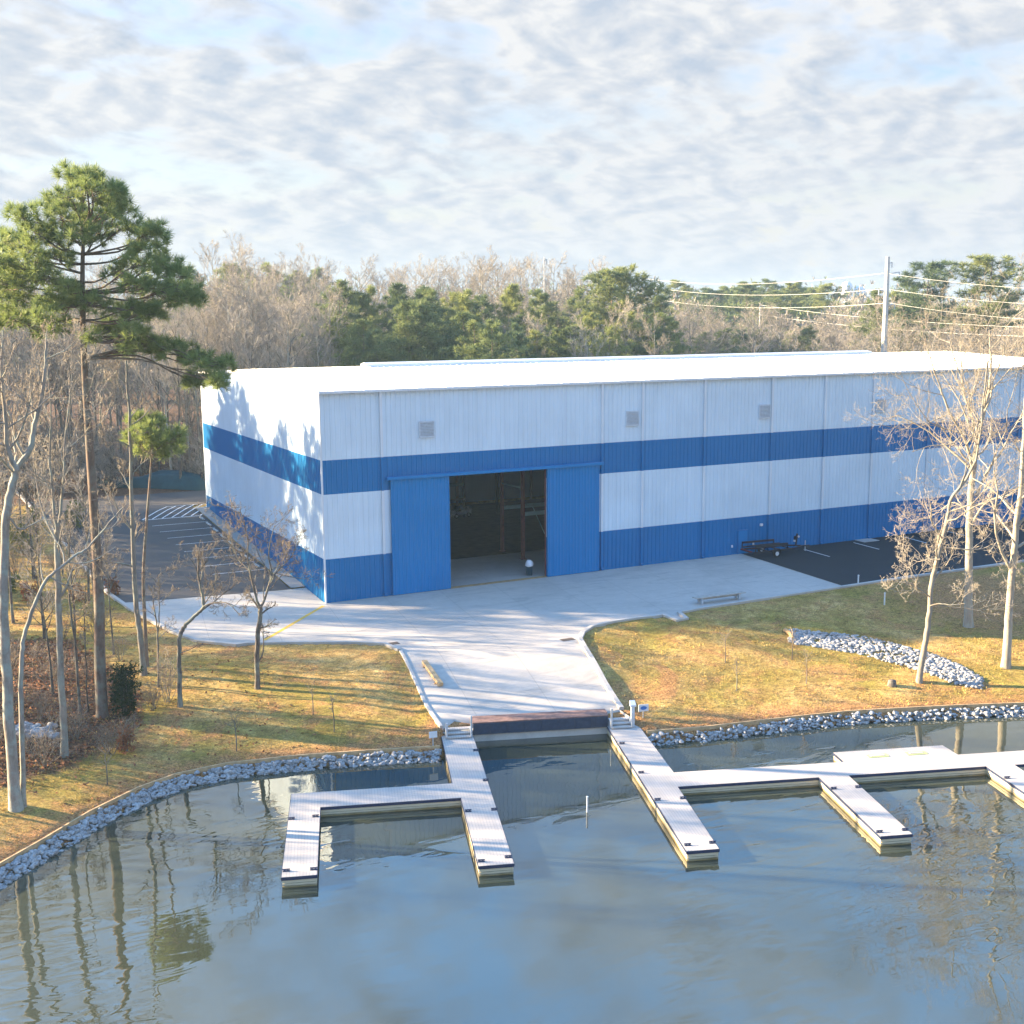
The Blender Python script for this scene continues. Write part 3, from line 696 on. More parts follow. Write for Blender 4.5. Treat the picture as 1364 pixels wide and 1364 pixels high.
# ------------------------------------------------------------------ docks
def rail_along(b, poly, z0, z1, out, skip=(), m=0, th=0.05):
    # strip following the outline, standing proud of it by `out`
    n = len(poly)
    for i in range(n):
        if i in skip: continue
        a, c = Vector(poly[i]), Vector(poly[(i + 1) % n]); t = (c - a).normalized(); nrm = Vector((t.y, -t.x))
        p = [a + nrm * (out - th) - t * 0, c + nrm * (out - th), c + nrm * out, a + nrm * out]
        q = [dk(v.x, v.y) for v in p]
        b.prism([(v.x, v.y) for v in q][::-1] if False else [(v.x, v.y) for v in q], z0, z1, m)
def inset(poly, d):
    n = len(poly); out = []
    for i in range(n):
        a, b, c = Vector(poly[i - 1]), Vector(poly[i]), Vector(poly[(i + 1) % n])
        t1 = (b - a).normalized(); t2 = (c - b).normalized(); n1 = Vector((-t1.y, t1.x)); n2 = Vector((-t2.y, t2.x))
        bis = (n1 + n2); bis = bis / max(.3, bis.dot(n1)) if bis.length > 1e-6 else n1
        out.append(b + bis * d)
    return out
def dock(label, poly, cleats, skip, hatches=()):
    area = sum(poly[i][0] * poly[(i + 1) % len(poly)][1] - poly[(i + 1) % len(poly)][0] * poly[i][1] for i in range(len(poly)))
    if area < 0: poly = poly[::-1]
    c0 = dk(*poly[0], WATER); D = thing('floating_dock', label, 'dock', c0)
    w = lambda pl_: [(dk(p[0], p[1]).x, dk(p[0], p[1]).y) for p in pl_]
    # (the u,v frame is mirrored, so a counter-clockwise outline turns clockwise in plan)
    MB().prism(w(poly)[::-1], DECK - .06, DECK).build('deck', M['deck'], D, c0)
    MB().prism(w(inset(poly, -.025))[::-1], DECK - .15, DECK - .014).build('rub_rail', M['navy'], D, c0)
    for k, (z0, z1) in enumerate(((-.285, -.165), (-.41, -.315), (-.56, -.44))):
        MB().prism(w(inset(poly, .015))[::-1], DECK + z0, DECK + z1).build('fascia_board', M['fascia'], D, c0)
    MB().prism(w(inset(poly, .09))[::-1], WATER - .25, DECK - .15).build('float', M['float'], D, c0)
    for (u, v, s_) in cleats:
        b = MB(); p = dk(u, v, DECK)
        rot = Matrix.Rotation(ANG, 3, 'Z')
        b.box(p + Vector((0, 0, .012)), (.30, .13, .024), rot=rot)
        for k in (-.07, .07): b.box(p + rot @ Vector((k, 0, .05)), (.045, .05, .06), rot=rot)
        b.box(p + Vector((0, 0, .09)), (.32, .05, .035), rot=rot)
        b.build('cleat', M['navy'], D, c0)
    for (u, v) in hatches:
        b = MB(); rot = Matrix.Rotation(ANG, 3, 'Z'); p = dk(u, v, DECK + .012)
        b.box(p, (1.15, .42, .03), rot=rot); h_ = b.build('hatch', M['hatch'], D, c0)
        b = MB(); b.box(p + Vector((0, 0, .02)), (.8, .2, .03), rot=rot); b.build('hatch_lid', M['deck'], h_, c0)
    return D
dock('left floating dock with two fingers around one empty slip',
     [(-2.05, .05), (-.28, .05), (-.47, 16.5), (-2.0, 16.5), (-1.93, 9.0), (-8.78, 9.0), (-8.88, 16.15), (-10.36, 16.15), (-10.2, 7.1), (-2.15, 7.1)],
     [(-9.66 - .45, 10.2, 0), (-8.99, 10.1, 0), (-10.18, 15.6, 0), (-9.02, 15.65, 0), (-1.84, 16.1, 0), (-.62, 15.9, 0), (-1.78, 10.72, 0), (-.52, 10.75, 0), (-.45, 7.05, 0), (-.42, 2.75, 0)], ())
dock('right floating dock with a long walkway, fingers and a raised platform bump',
     [(7.55, .05), (9.35, .05), (9.3, 7.6), (18.6, 7.7), (18.6, 6.3), (24.9, 6.3), (25.0, 7.75), (48, 7.9), (48, 9.6), (27.15, 9.6), (27.1, 16.6), (25.6, 16.6), (25.6, 9.55), (18.0, 9.5), (17.85, 16.6), (16.33, 16.6), (16.42, 9.5), (8.95, 9.45), (8.72, 16.6), (7.25, 16.6)],
     [(7.45, 16.05, 0), (8.62, 16.0, 0), (7.62, 7.39, 0), (7.68, 3.07, 0), (7.5, 10.94, 0), (8.78, 10.96, 0), (16.52, 11.07, 0), (17.8, 11.09, 0), (16.47, 16.2, 0), (17.72, 16.18, 0), (25.74, 11.25, 0), (26.98, 11.25, 0)], (), [(20.7, 7.2), (22.9, 7.2)])
# gangway steps with posts
def gangway(label, u0, u1, tall, v0=-.75):
    c0 = dk((u0 + u1) / 2, .3, DECK); G = thing('gangway', label, 'gangway', c0); rot = Matrix.Rotation(ANG, 3, 'Z')
    cu = (u0 + u1) / 2; w = u1 - u0 - .16
    for k, (v, zz) in enumerate(((-.12, -1.70), (.22, -1.82), (.56, -1.93))):
        b = MB(); b.box(dk(cu, v, zz), (w, .36, .07), rot=rot); b.build('step', M['deck'], G, c0)
    for u, h in ((u0 + .06, tall[0]), (u1 - .06, tall[1])):
        b = MB(); b.box(dk(u, .62, DECK + h / 2 + .02), (.10, .10, h), rot=rot); b.build('post', M['galv'], G, c0, bevel=.01)
        b = MB(); b.box(dk(u, .25, DECK + .22), (.10, .6, .42), rot=rot); b.build('stringer', M['galv'], G, c0)
    return G
gangway('white posted steps down to the left dock', -1.85, -.35, (.9, 1.25))
gangway('white posted steps down to the right dock', 7.62, 8.95, (1.2, .9))
pd = dk(8.98, .35, DECK); PD = thing('power_pedestal', 'white power pedestal with sloped cap beside the right gangway', 'pedestal', pd)
rot = Matrix.Rotation(ANG, 3, 'Z')
b = MB(); b.box((0, 0, .6), (.2, .2, 1.2), rot=rot); b.build('post', M['plastic_white'], PD, bevel=.015)
b = MB(); b.add([rot @ Vector(p) for p in [(-.16, -.16, 1.203), (.16, -.16, 1.203), (.16, .16, 1.203), (-.16, .16, 1.203), (-.16, -.16, 1.30), (.16, -.16, 1.30), (.16, .16, 1.50), (-.16, .16, 1.50)]], [(3, 2, 1, 0), (4, 5, 6, 7), (0, 1, 5, 4), (1, 2, 6, 5), (2, 3, 7, 6), (3, 0, 4, 7)]); b.build('cap', M['plastic_white'], PD)
sp = dk(9.75, -.15, 0); sp.z = Tz(sp.x, sp.y)
SG = thing('notice_sign', 'small white sign with blue oval on the bank by the right dock steps', 'sign', sp, ANG + R(6))
b = MB(); b.tube([(0, .03, -.3), (0, .03, .75)], .03, 8); b.build('post', M['galv'], SG)
b = MB(); b.box((0, -.02, .62), (.62, .04, .42)); pn = b.build('panel', M['plastic_white'], SG, bevel=.01)
b = MB(); b.add([(.20 * math.cos(k * math.pi / 12), -.046, .62 + .11 * math.sin(k * math.pi / 12)) for k in range(24)], [tuple(range(24))]); b.build('emblem', M['signblue'], pn)
sp = gnd(577, 990); SG = thing('notice_sign', 'small plain white sign on a short stake at the left bank beside the dock', 'sign', sp, ANG + R(10))
b = MB(); b.tube([(0, .03, -.3), (0, .03, .5)], .03, 8); b.build('post', M['galv'], SG)
b = MB(); b.box((0, -.02, .50), (.46, .035, .36)); b.build('panel', M['plastic_white'], SG, bevel=.01)
# seawall
SW = thing('seawall', 'concrete seawall with dark rubber fender and timber cap between the docks', 'wall', dk(3.7, 0, WATER)); c0 = dk(3.7, 0, WATER)
w = lambda L: [(dk(*p).x, dk(*p).y) for p in L]
b = MB(); b.prism(w([(-2.2, -.55), (9.25, -.55), (9.25, -.02), (-2.2, -.02)])[::-1], -4.6, -1.86); b.build('concrete_face', M['seawall'], SW, c0)
b = MB()
for k in range(8): b.prism(w([(-.24 + k * .98, -.025), (-.24 + (k + 1) * .98 - .012, -.025), (-.24 + (k + 1) * .98 - .012, .10), (-.24 + k * .98, .10)])[::-1], -2.06, -1.42)
b.build('rubber_fender', M['rubber'], SW, c0)
b = MB(); b.prism(w([(-.26, -.52), (7.62, -.52), (7.62, .06), (-.26, .06)])[::-1], -1.418, -1.36); b.prism(w([(-.26, -1.22), (7.70, -1.22), (7.70, -.55), (-.26, -.55)])[::-1], -1.50, -1.40); b.build('timber_cap', M['timber_red'], SW, c0)
# bank edging boards
def edging(label, pts):
    c0 = pts[len(pts) // 2]; b = MB(); E_ = None; vs = []; fs = []
    for i, p in enumerate(pts):
        t = (pts[min(i + 1, len(pts) - 1)] - pts[max(i - 1, 0)]).normalized(); n = Vector((t.y, -t.x, 0))
        for o_, zz in ((0, -.75), (0, .09), (-.09, .09), (-.09, -.75)):
            q = p + n * o_; vs.append((q.x, q.y, BZ + .02 + zz))
    for i in range(len(pts) - 1):
        for k in range(4): k2 = (k + 1) % 4; fs.append((i * 4 + k, i * 4 + k2, i * 4 + 4 + k2, i * 4 + 4 + k))
    fs += [(3, 2, 1, 0), tuple(len(vs) - 4 + k for k in range(4))]
    b.add(vs, fs); o = b.build('timber_edging', M['timber_new'], None, c0); o.location = c0
    return tag(o, label, 'edging')
def dense(pts, step=.6):
    out = []
    for a, c in zip(pts[:-1], pts[1:]):
        k = max(1, int((c - a).length / step)); out += [a.lerp(c, j / k) for j in range(k)]
    return out + [pts[-1]]
edging('curved timber board holding the left lawn above the riprap', dense(boardL))
edging('curved timber board holding the right lawn above the riprap', dense(boardR))

# ------------------------------------------------------------------ riprap
def rdir():
    while True:
        v = Vector((rnd.uniform(-1, 1), rnd.uniform(-1, 1), rnd.uniform(-1, 1)))
        if .05 < v.length < 1: return v.normalized()
def rock_mesh(seed, sub=2):
    import bmesh
    bm = bmesh.new(); bmesh.ops.create_icosphere(bm, subdivisions=sub, radius=1)
    o_ = Vector((seed * 7.1, seed * 3.3, 0)); sc = Vector((rnd.uniform(.8, 1.3), rnd.uniform(.7, 1.1), rnd.uniform(.5, .8)))
    cuts = [(rdir(), rnd.uniform(.45, .8)) for _ in range(9)]
    for v in bm.verts:
        c = v.co * (1 + .3 * mnoise.noise(v.co * 1.1 + o_))
        for n_, d_ in cuts:
            e_ = c.dot(n_) - d_
            if e_ > 0: c = c - n_ * e_
        v.co = Vector((c.x * sc.x, c.y * sc.y, c.z * sc.z)) * 1.3
    V = np.array([v.co[:] for v in bm.verts]); Fc = np.array([[v.index for v in f.verts] for f in bm.faces]); bm.free(); return V, Fc
rocks = [rock_mesh(i) for i in range(12)]
rock_me = [fast_mesh('riprap_stone', v, [f], M['rock']) for v, f in rocks]
def bank_spots(pts, n, width=.82):
    L = [0]
    for a, c in zip(pts[:-1], pts[1:]): L.append(L[-1] + (c - a).length)
    out = []
    for _ in range(n):
        s = rnd.uniform(0, L[-1]); i = max(0, np.searchsorted(L, s) - 1); i = min(i, len(pts) - 2)
        a, c = pts[i], pts[i + 1]; t = (c - a).normalized(); p = a.lerp(c, (s - L[i]) / max(1e-6, (c - a).length)); nrm = Vector((t.y, -t.x, 0))
        o_ = rnd.uniform(.1, width); q = p + nrm * o_
        out.append((q.x, q.y, BZ - .04 - o_ * .62 + rnd.uniform(-.06, .08), rnd.uniform(.075, .145) * (1.4 if rnd.random() < .2 else 1)))
    return out
left_sp = bank_spots(boardL[1:], 2300); right_sp = bank_spots(boardR[:-1], 2000)
def depth_of(s): return (Vector(s[:3]) - CAM).dot(FH)
left_vis = sorted([s for s in left_sp if abs((Vector(s[:3]) - CAM).dot(RIGHT) / depth_of(s)) < .44], key=lambda s: depth_of(s) - 40 * s[3])
solo = left_vis[:290]; solo_set = set(solo)
for s in solo:
    o = link('riprap_stone', rock_me[rnd.randrange(12)]); o.location = s[:3]; o.scale = (s[3],) * 3; o.rotation_euler = (rnd.uniform(-.4, .4), rnd.uniform(-.4, .4), rnd.uniform(0, 6.28))
    tag(o, 'grey and white riprap stone on the left bank between timber edging and water', 'stone', 'riprap stones on the left bank')
def rock_stuff(name, label, spots):
    Vs, Fs, off = [], [], 0
    for s in spots:
        v, f = rocks[rnd.randrange(12)]; a = rnd.uniform(0, 6.28); ca, sa = math.cos(a), math.sin(a)
        q = v * s[3]; q = np.column_stack([q[:, 0] * ca - q[:, 1] * sa, q[:, 0] * sa + q[:, 1] * ca, q[:, 2]]) + np.array(s[:3])
        Vs.append(q); Fs.append(f + off); off += len(v)
    o = link(name, fast_mesh(name, np.vstack(Vs), [np.vstack(Fs)], M['rock'])); tag(o, label, 'riprap', kind='stuff')
rock_stuff('riprap', 'loose riprap stones in the remaining left bank rows', [s for s in left_sp if s not in solo_set])
rock_stuff('riprap', 'loose riprap stones along the right bank below the timber edging', right_sp)
sw_px = [(1052, 848, 9), (1080, 851, 10), (1110, 855, 11), (1140, 859, 12), (1170, 866, 13), (1200, 873, 13), (1230, 882, 14), (1260, 893, 14), (1285, 903, 12), (1308, 911, 7)]
sw_e = [(gnd(a, b - c), gnd(a, b + c)) for a, b, c in sw_px]
sp_ = []
for _ in range(1500):
    i = rnd.randrange(len(sw_e) - 1); t = rnd.random(); w_ = rnd.random(); g_ = sw_e[i][0].lerp(sw_e[i + 1][0], t).lerp(sw_e[i][1].lerp(sw_e[i + 1][1], t), w_)
    sp_.append((g_.x, g_.y, g_.z + rnd.uniform(.0, .09) - .06 * abs(w_ - .5), rnd.uniform(.07, .19)))
rock_stuff('riprap', 'grey riprap stones lining the drainage swale across the right lawn', sp_)
sp_ = []
for _ in range(90):
    g_ = gnd(rnd.uniform(22, 75), rnd.uniform(968, 983)); sp_.append((g_.x, g_.y, g_.z + .08, rnd.uniform(.15, .3)))
rock_stuff('riprap', 'patch of pale riprap stones under the left trees', sp_)

# ------------------------------------------------------------------ trees
class TB:
    def __init__(s): s.g = {}
    def add(s, pts, rad, sides):
        s.g.setdefault((len(pts), sides), []).append((pts, rad))
    def mesh_data(s):
        Vs, Fs, off = [], [], 0
        for (n, k), L in s.g.items():
            Pn = np.array([[tuple(p) for p in l[0]] for l in L], float); Rd = np.array([l[1] for l in L], float)
            tg = np.gradient(Pn, axis=1); tg /= np.linalg.norm(tg, axis=2, keepdims=True) + 1e-9
            ref = np.array([.31, .52, .79]); u = np.cross(tg, ref); u /= np.linalg.norm(u, axis=2, keepdims=True) + 1e-9; v = np.cross(tg, u)
            a = np.arange(k) * 2 * math.pi / k
            ring = Pn[:, :, None, :] + Rd[:, :, None, None] * (np.cos(a)[None, None, :, None] * u[:, :, None, :] + np.sin(a)[None, None, :, None] * v[:, :, None, :])
            m = len(L); Vs.append(ring.reshape(-1, 3)); base = (np.arange(m * n * k).reshape(m, n, k)) + off
            i0 = base[:, :-1, :]; i1 = base[:, 1:, :]
            Fs.append(np.stack([i0, np.roll(i0, -1, 2), np.roll(i1, -1, 2), i1], -1).reshape(-1, 4)); off += m * n * k
        return np.vstack(Vs), np.vstack(Fs)
    def mesh(s, name, m):
        v, f = s.mesh_data(); return fast_mesh(name, v, [f], m, smooth=True)
def off_axis(d, ang):
    p = d.orthogonal().normalized(); p.rotate(Matrix.Rotation(rnd.uniform(0, 6.283), 3, d)); return (d * math.cos(ang) + p * math.sin(ang)).normalized()
def branch(tbs, p, d, L, r, lvl, sp):
    n = sp['segs'][lvl]; pts = [p]; dd = d
    for i in range(n):
        dd = (dd + rdir() * sp['wob'] + Vector((0, 0, 1)) * sp['trop'][lvl]).normalized(); pts.append(pts[-1] + dd * (L / n))
    re = max(sp['rmin'], r * .35); rad = [r + (re - r) * i / n for i in range(n + 1)]
    tbs[0 if lvl <= sp['tl'] else 1].add(pts, rad, 6 if lvl == 0 else (4 if lvl == 1 else 3))
    if lvl + 1 < len(sp['segs']):
        k = sp['kids'][lvl]; k = max(1, int(k * rnd.uniform(.75, 1.25)))
        for j in range(k):
            t = sp['t0'] + (1 - sp['t0']) * (j + rnd.random()) / k; f = min(n - 1, int(t * n)); q = pts[f].lerp(pts[f + 1], t * n - f)
            bd = (pts[f + 1] - pts[f]).normalized()
            branch(tbs, q, off_axis(bd, R(rnd.uniform(*sp['ang']))), L * sp['ratio'] * rnd.uniform(.7, 1.2) * (1.15 - .5 * t), max(sp['rmin'], (r + (re - r) * t) * .55), lvl + 1, sp)
        if lvl > 0: pass
def smooth_path(pts, k=3):
    out = []; P_ = [pts[0]] + pts + [pts[-1]]
    for i in range(1, len(P_) - 2):
        for j in range(k):
            t = j / k; a, b, c, d = P_[i - 1], P_[i], P_[i + 1], P_[i + 2]
            out.append(.5 * ((2 * b) + (c - a) * t + (2 * a - 5 * b + 4 * c - d) * t * t + (3 * b - a - 3 * c + d) * t ** 3))
    return out + [pts[-1]]
def path_at(pts, t):
    f = t * (len(pts) - 1); i = min(len(pts) - 2, int(f)); return pts[i].lerp(pts[i + 1], f - i), (pts[i + 1] - pts[i]).normalized()
SPEC = dict(segs=[5, 4, 3, 2], kids=[7, 6, 4], wob=.22, trop=[.10, .08, .05, .03], t0=.22, ang=(28, 58), ratio=.55, rmin=.010, tl=0)
def spec(**k): s = dict(SPEC); s.update(k); return s

def bare_proto(seed, H=24.0, start=.35, nl=22, spread=.28, rmin=.014, twig='twig_far', brk='bark_grey'):
    rnd.seed(seed); tbs = [TB(), TB()]
    pts = [Vector((0, 0, -.4))]; d = Vector((0, 0, 1)); n = 9
    for i in range(n): d = (d + rdir() * .06 + Vector((0, 0, .15))).normalized(); pts.append(pts[-1] + d * (H * .92 / n))
    r0 = H * .0078; rad = [r0 * (1.35 if i == 0 else 1) * (1 - .86 * i / n) for i in range(n + 1)]
    tbs[0].add(pts, rad, 8)
    sp = spec(rmin=rmin, kids=[6, 5, 3], ang=(22, 50), trop=[.16, .10, .06, .04])
    for j in range(nl):
        t = start + (1 - start) * (j + rnd.random() * .8) / nl; q, td = path_at(pts, min(.99, t))
        branch(tbs, q, off_axis(td, R(rnd.uniform(30, 62))), H * spread * (1.15 - .75 * (t - start) / (1 - start)) * rnd.uniform(.7, 1.2), r0 * (1 - .8 * t) * .5 + rmin, 0, sp)
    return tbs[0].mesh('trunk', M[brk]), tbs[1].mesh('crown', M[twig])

def tufts(C, A, k, L, Wd, spread=.75):
    C = np.repeat(np.asarray(C, float), k, 0); A = np.repeat(np.asarray(A, float), k, 0); n = len(C)
    d = A + rng.normal(0, spread, (n, 3)); d /= np.linalg.norm(d, axis=1, keepdims=True) + 1e-9
    s = np.cross(d, rng.normal(0, 1, (n, 3))); s /= np.linalg.norm(s, axis=1, keepdims=True) + 1e-9
    ll = L * rng.uniform(.6, 1.25, (n, 1)); V = np.stack([C - s * Wd / 2, C + s * Wd / 2, C + d * ll + s * Wd * .25, C + d * ll - s * Wd * .25], 1).reshape(-1, 3)
    return V, np.arange(n * 4).reshape(-1, 4)
def pine_proto(seed, H=25.0, start=.42, wmax=.17, nl=46, per=13, k=24, L=.72, Wd=.072, shape=1.0):
    rnd.seed(seed); tbs = [TB(), TB()]
    pts = [Vector((0, 0, -.4))]; d = Vector((0, 0, 1)); n = 8
    for i in range(n): d = (d + rdir() * .035 + Vector((0, 0, .2))).normalized(); pts.append(pts[-1] + d * (H * .97 / n))
    r0 = H * .0085; tbs[0].add(pts, [r0 * (1 - .88 * i / n) for i in range(n + 1)], 8)
    C, A = [], []
    for j in range(nl):
        u = (j + rnd.random()) / nl; t = start + (1 - start) * u; q, td = path_at(pts, min(.995, t))
        prof = (1 - u) ** .75 * (.35 + 1.15 * min(1, u / .25)) if shape == 1.0 else math.sqrt(max(.02, 1 - (2 * u - .9) ** 2 / 1.25)) * .9
        ln = H * wmax * prof * rnd.uniform(.65, 1.2) + .5; a = rnd.uniform(0, 6.283)
        dr = Vector((math.cos(a), math.sin(a), rnd.uniform(-.05, .45) + .5 * u)).normalized()
        lp = [q]; dd = dr
        for i in range(4): dd = (dd + rdir() * .12 + Vector((0, 0, .07))).normalized(); lp.append(lp[-1] + dd * ln / 4)
        tbs[0].add(lp, [max(.02, r0 * .3 * (1 - t * .7) * (1 - .8 * i / 4)) for i in range(5)], 3)
        m_ = int(per * (.5 + prof * .6))
        for _ in range(m_):
            tt = rnd.uniform(.35, 1.05); p, bd = path_at(lp, min(1, tt)); sd = rdir(); sd.z = abs(sd.z) * .5 - .1
            p = p + sd * ln * .28 * (rnd.random() ** .6); C.append(tuple(p)); A.append(tuple((bd * .6 + sd * .5 + Vector((0, 0, .55))).normalized()))
    V, Fc = tufts(C, A, k, L, Wd, .95)
    return tbs[0].mesh('trunk', M['bark_pine']), fast_mesh('crown', V, [Fc], M['needles_far'])

def plant(kind, protos, name, label, cat, group, loc, H, H0, rz=None, wide=1.0):
    i = rnd.randrange(len(protos)); tr, cr = protos[i]
    o = thing(name, label, cat, loc, rnd.uniform(0, 6.283) if rz is None else rz, group); s = H / H0; o.scale = (s * wide, s * wide, s)
    link('trunk', tr, o); link('crown', cr, o); return o
BARE = [bare_proto(100 + i, 24, rnd.uniform(.25, .45), 24, rnd.uniform(.22, .32)) for i in range(7)]
SLIM = [bare_proto(140 + i, 20, .45, 16, .17, brk='bark_dark') for i in range(4)]
PINE = [pine_proto(200 + i, 25, [.25, .35, .45, .3, .5, .4][i], [.20, .17, .16, .21, .17, .19][i]) for i in range(6)]
PINE_T = [pine_proto(260 + i, 28, .52, .17, 40, 15, shape=2.0) for i in range(3)]
rnd.seed(77)
def ground_at(px, depth):
    p = at_depth(px, 430, depth); return p.x, p.y, Tz(p.x, p.y)
def forest(kind, px0, px1, d0, d1, top0, top1, n, label, group, wide=(.9, 1.2), floor=0):
    for k in range(n):
        px = px0 + (px1 - px0) * (k + rnd.random()) / n; d = rnd.uniform(d0, d1); x_, y_, z_ = ground_at(px, d)
        if -19 < x_ < 90 and -20 < y_ < 46: continue
        H = CAM.z + (418 - rnd.uniform(top0, top1)) / F_PX * d - z_
        if H < 6: H = 6
        pr, H0, nm = {'bare': (BARE, 24, 'bare_tree'), 'slim': (SLIM, 20, 'bare_tree'), 'pine': (PINE, 25, 'pine_tree'), 'tall': (PINE_T, 28, 'pine_tree')}[kind]
        plant(kind, pr, nm, label, 'tree', group, (x_, y_, z_ - .1), H, H0, wide=rnd.uniform(*wide))
WOODL = ('leafless tree in the grey woods left of and behind the warehouse', 'leafless trees in the woods behind the warehouse')
forest('bare', -330, 275, 138, 160, 345, 395, 24, *WOODL)
forest('bare', -350, 275, 160, 200, 325, 375, 24, *WOODL)
forest('slim', -330, 275, 134, 150, 380, 470, 34, *WOODL)
forest('bare', 262, 445, 150, 176, 355, 400, 12, *WOODL)
forest('bare', 262, 455, 176, 215, 325, 372, 13, *WOODL)
forest('bare', 285, 345, 185, 200, 302, 315, 3, *WOODL, wide=(.7, .85))
forest('slim', 262, 445, 146, 160, 380, 430, 12, *WOODL)
PS = ('green pine in the dense stand rising behind the warehouse roof', 'pines in the dense stand behind the roof')
forest('pine', 440, 690, 152, 164, 385, 432, 10, *PS, wide=(.95, 1.25))
forest('pine', 436, 690, 168, 188, 358, 385, 10, *PS, wide=(.95, 1.25))
forest('pine', 690, 905, 172, 186, 398, 440, 9, *PS, wide=(1.0, 1.3))
forest('pine', 695, 900, 190, 212, 366, 408, 8, *PS, wide=(.95, 1.2))
forest('bare', 500, 900, 166, 200, 385, 425, 12, 'leafless tree standing among the pines behind the roof', 'leafless trees among the pine stand')
forest('tall', 800, 870, 196, 206, 352, 362, 2, *PS, wide=(1.2, 1.4))
WB = ('leafless tree showing above the pines behind the warehouse', 'leafless trees above the pine stand')
forest('bare', 480, 800, 215, 260, 328, 352, 22, *WB)
forest('bare', 860, 1120, 215, 300, 392, 425, 26, 'leafless tree in the low woods past the right part of the roof', 'leafless trees in the low woods at right', wide=(1.1, 1.6))
forest('pine', 900, 1110, 330, 420, 366, 388, 16, 'distant pine on the skyline past the right part of the roof', 'distant pines on the skyline', wide=(1.3, 1.8))
forest('pine', 930, 1090, 220, 260, 425, 445, 7, 'low evergreen in the woods just over the right part of the roof', 'low evergreens over the roof', wide=(1.3, 1.7))
WR = ('leafless tan tree in the woods behind the utility pole at right', 'leafless trees behind the utility pole')
forest('bare', 1100, 1700, 230, 285, 385, 420, 34, *WR, wide=(1.0, 1.5))
forest('bare', 1130, 1650, 195, 228, 420, 455, 26, *WR, wide=(1.1, 1.6))
forest('pine', 1165, 1220, 235, 250, 378, 392, 3, 'bushy pine beside the utility pole', 'bushy pines beside the utility pole', wide=(1.1, 1.5))
for px, tp, w_, lb in ((1237, 350, 1.5, 'tall round crowned pine right of the utility pole'), (1316, 340, 1.6, 'tallest round crowned pine near the right edge of the skyline')):
    x_, y_, z_ = ground_at(px, 232); plant('tall', PINE_T, 'pine_tree', lb, 'tree', None, (x_, y_, z_), CAM.z + (418 - tp) / F_PX * 232 - z_, 28, wide=w_)
forest('pine', 375, 425, 250, 270, 348, 356, 3, 'dark distant pine above the leafless woods left of centre', 'distant pines left of centre', wide=(1.2, 1.5))
forest('pine', 230, 380, 200, 250, 335, 350, 4, 'dark distant pine among the leafless woods', 'distant pines among the leafless woods', wide=(1.0, 1.3))
# side of the lot and the wood beyond the left edge, where the sun comes through
LS = ('thin leafless tree in the wood along the left side of the parking lot', 'thin leafless trees left of the parking lot')
for k in range(40):
    x_ = rnd.uniform(-55, -20); y_ = rnd.uniform(28, 62)
    plant('slim', SLIM if rnd.random() < .7 else BARE, 'bare_tree', LS[0], 'tree', LS[1], (x_, y_, Tz(x_, y_) - .1), rnd.uniform(14, 21), 21)
for k in range(13):
    x_ = rnd.uniform(-52, -22); y_ = 34 + (-22 - x_) * .55 + rnd.uniform(-6, 20)
    plant('pine', PINE_T, 'pine_tree', 'pine standing in the wood beyond the left edge of the lot', 'tree', 'pines in the left wood', (x_, y_, Tz(x_, y_) - .1), rnd.uniform(19, 25), 28)
for x_, y_, h_ in ((-36, 12, 15), (-41, 3, 17), (-33, 20, 16), (-47, 14, 18), (-39, 24, 17), (-31, -6, 14), (-37, -12, 16), (-44, -5, 18), (-34, -20, 15), (-52, 22, 20), (-55, 8, 20), (-43, 30, 18), (-50, 1, 19), (-29, 3, 13), (-58, 30, 21), (-46, 20, 18), (-60, 16, 21), (-53, -8, 19)):
    plant('slim', SLIM, 'bare_tree', LS[0], 'tree', LS[1], (x_, y_, Tz(x_, y_) - .1), h_, 20)

for x_, y_, h_ in ((-26, 19, 23), (-33, 27, 26), (-29, 35, 25), (-38, 38, 27), (-25, 46, 24), (-42, 50, 27)):
    plant('pine', PINE_T if h_ != 25 else PINE, 'pine_tree', 'pine standing in the wood beyond the left edge of the lot', 'tree', 'pines in the left wood', (x_, y_, Tz(x_, y_) - .1), h_ - 2, 28, wide=.9)
for x_, y_, h_ in ((-24, 12, 19), (-28, 24, 21), (-24, 33, 20), (-35, 33, 23), (-31, 43, 22), (-40, 44, 23)):
    plant('bare', BARE, 'bare_tree', 'leafless tree in the wood beyond the left edge of the lawn', 'tree', 'leafless trees beyond the left lawn', (x_, y_, Tz(x_, y_) - .1), h_, 24)
k = 0
while k < 8:
    x_ = rnd.uniform(-54, -27); y_ = rnd.uniform(-14, 27); p = Vector((x_, y_, 0))
    if 682 + F_PX * (p - CAM).dot(RIGHT) / (p - CAM).dot(FH) > -25: continue
    plant('bare', BARE, 'bare_tree', 'leafless tree in the wood beyond the left edge of the lawn', 'tree', 'leafless trees beyond the left lawn', (x_, y_, Tz(x_, y_) - .1), rnd.uniform(14, 18.5), 24, wide=1.1); k += 1
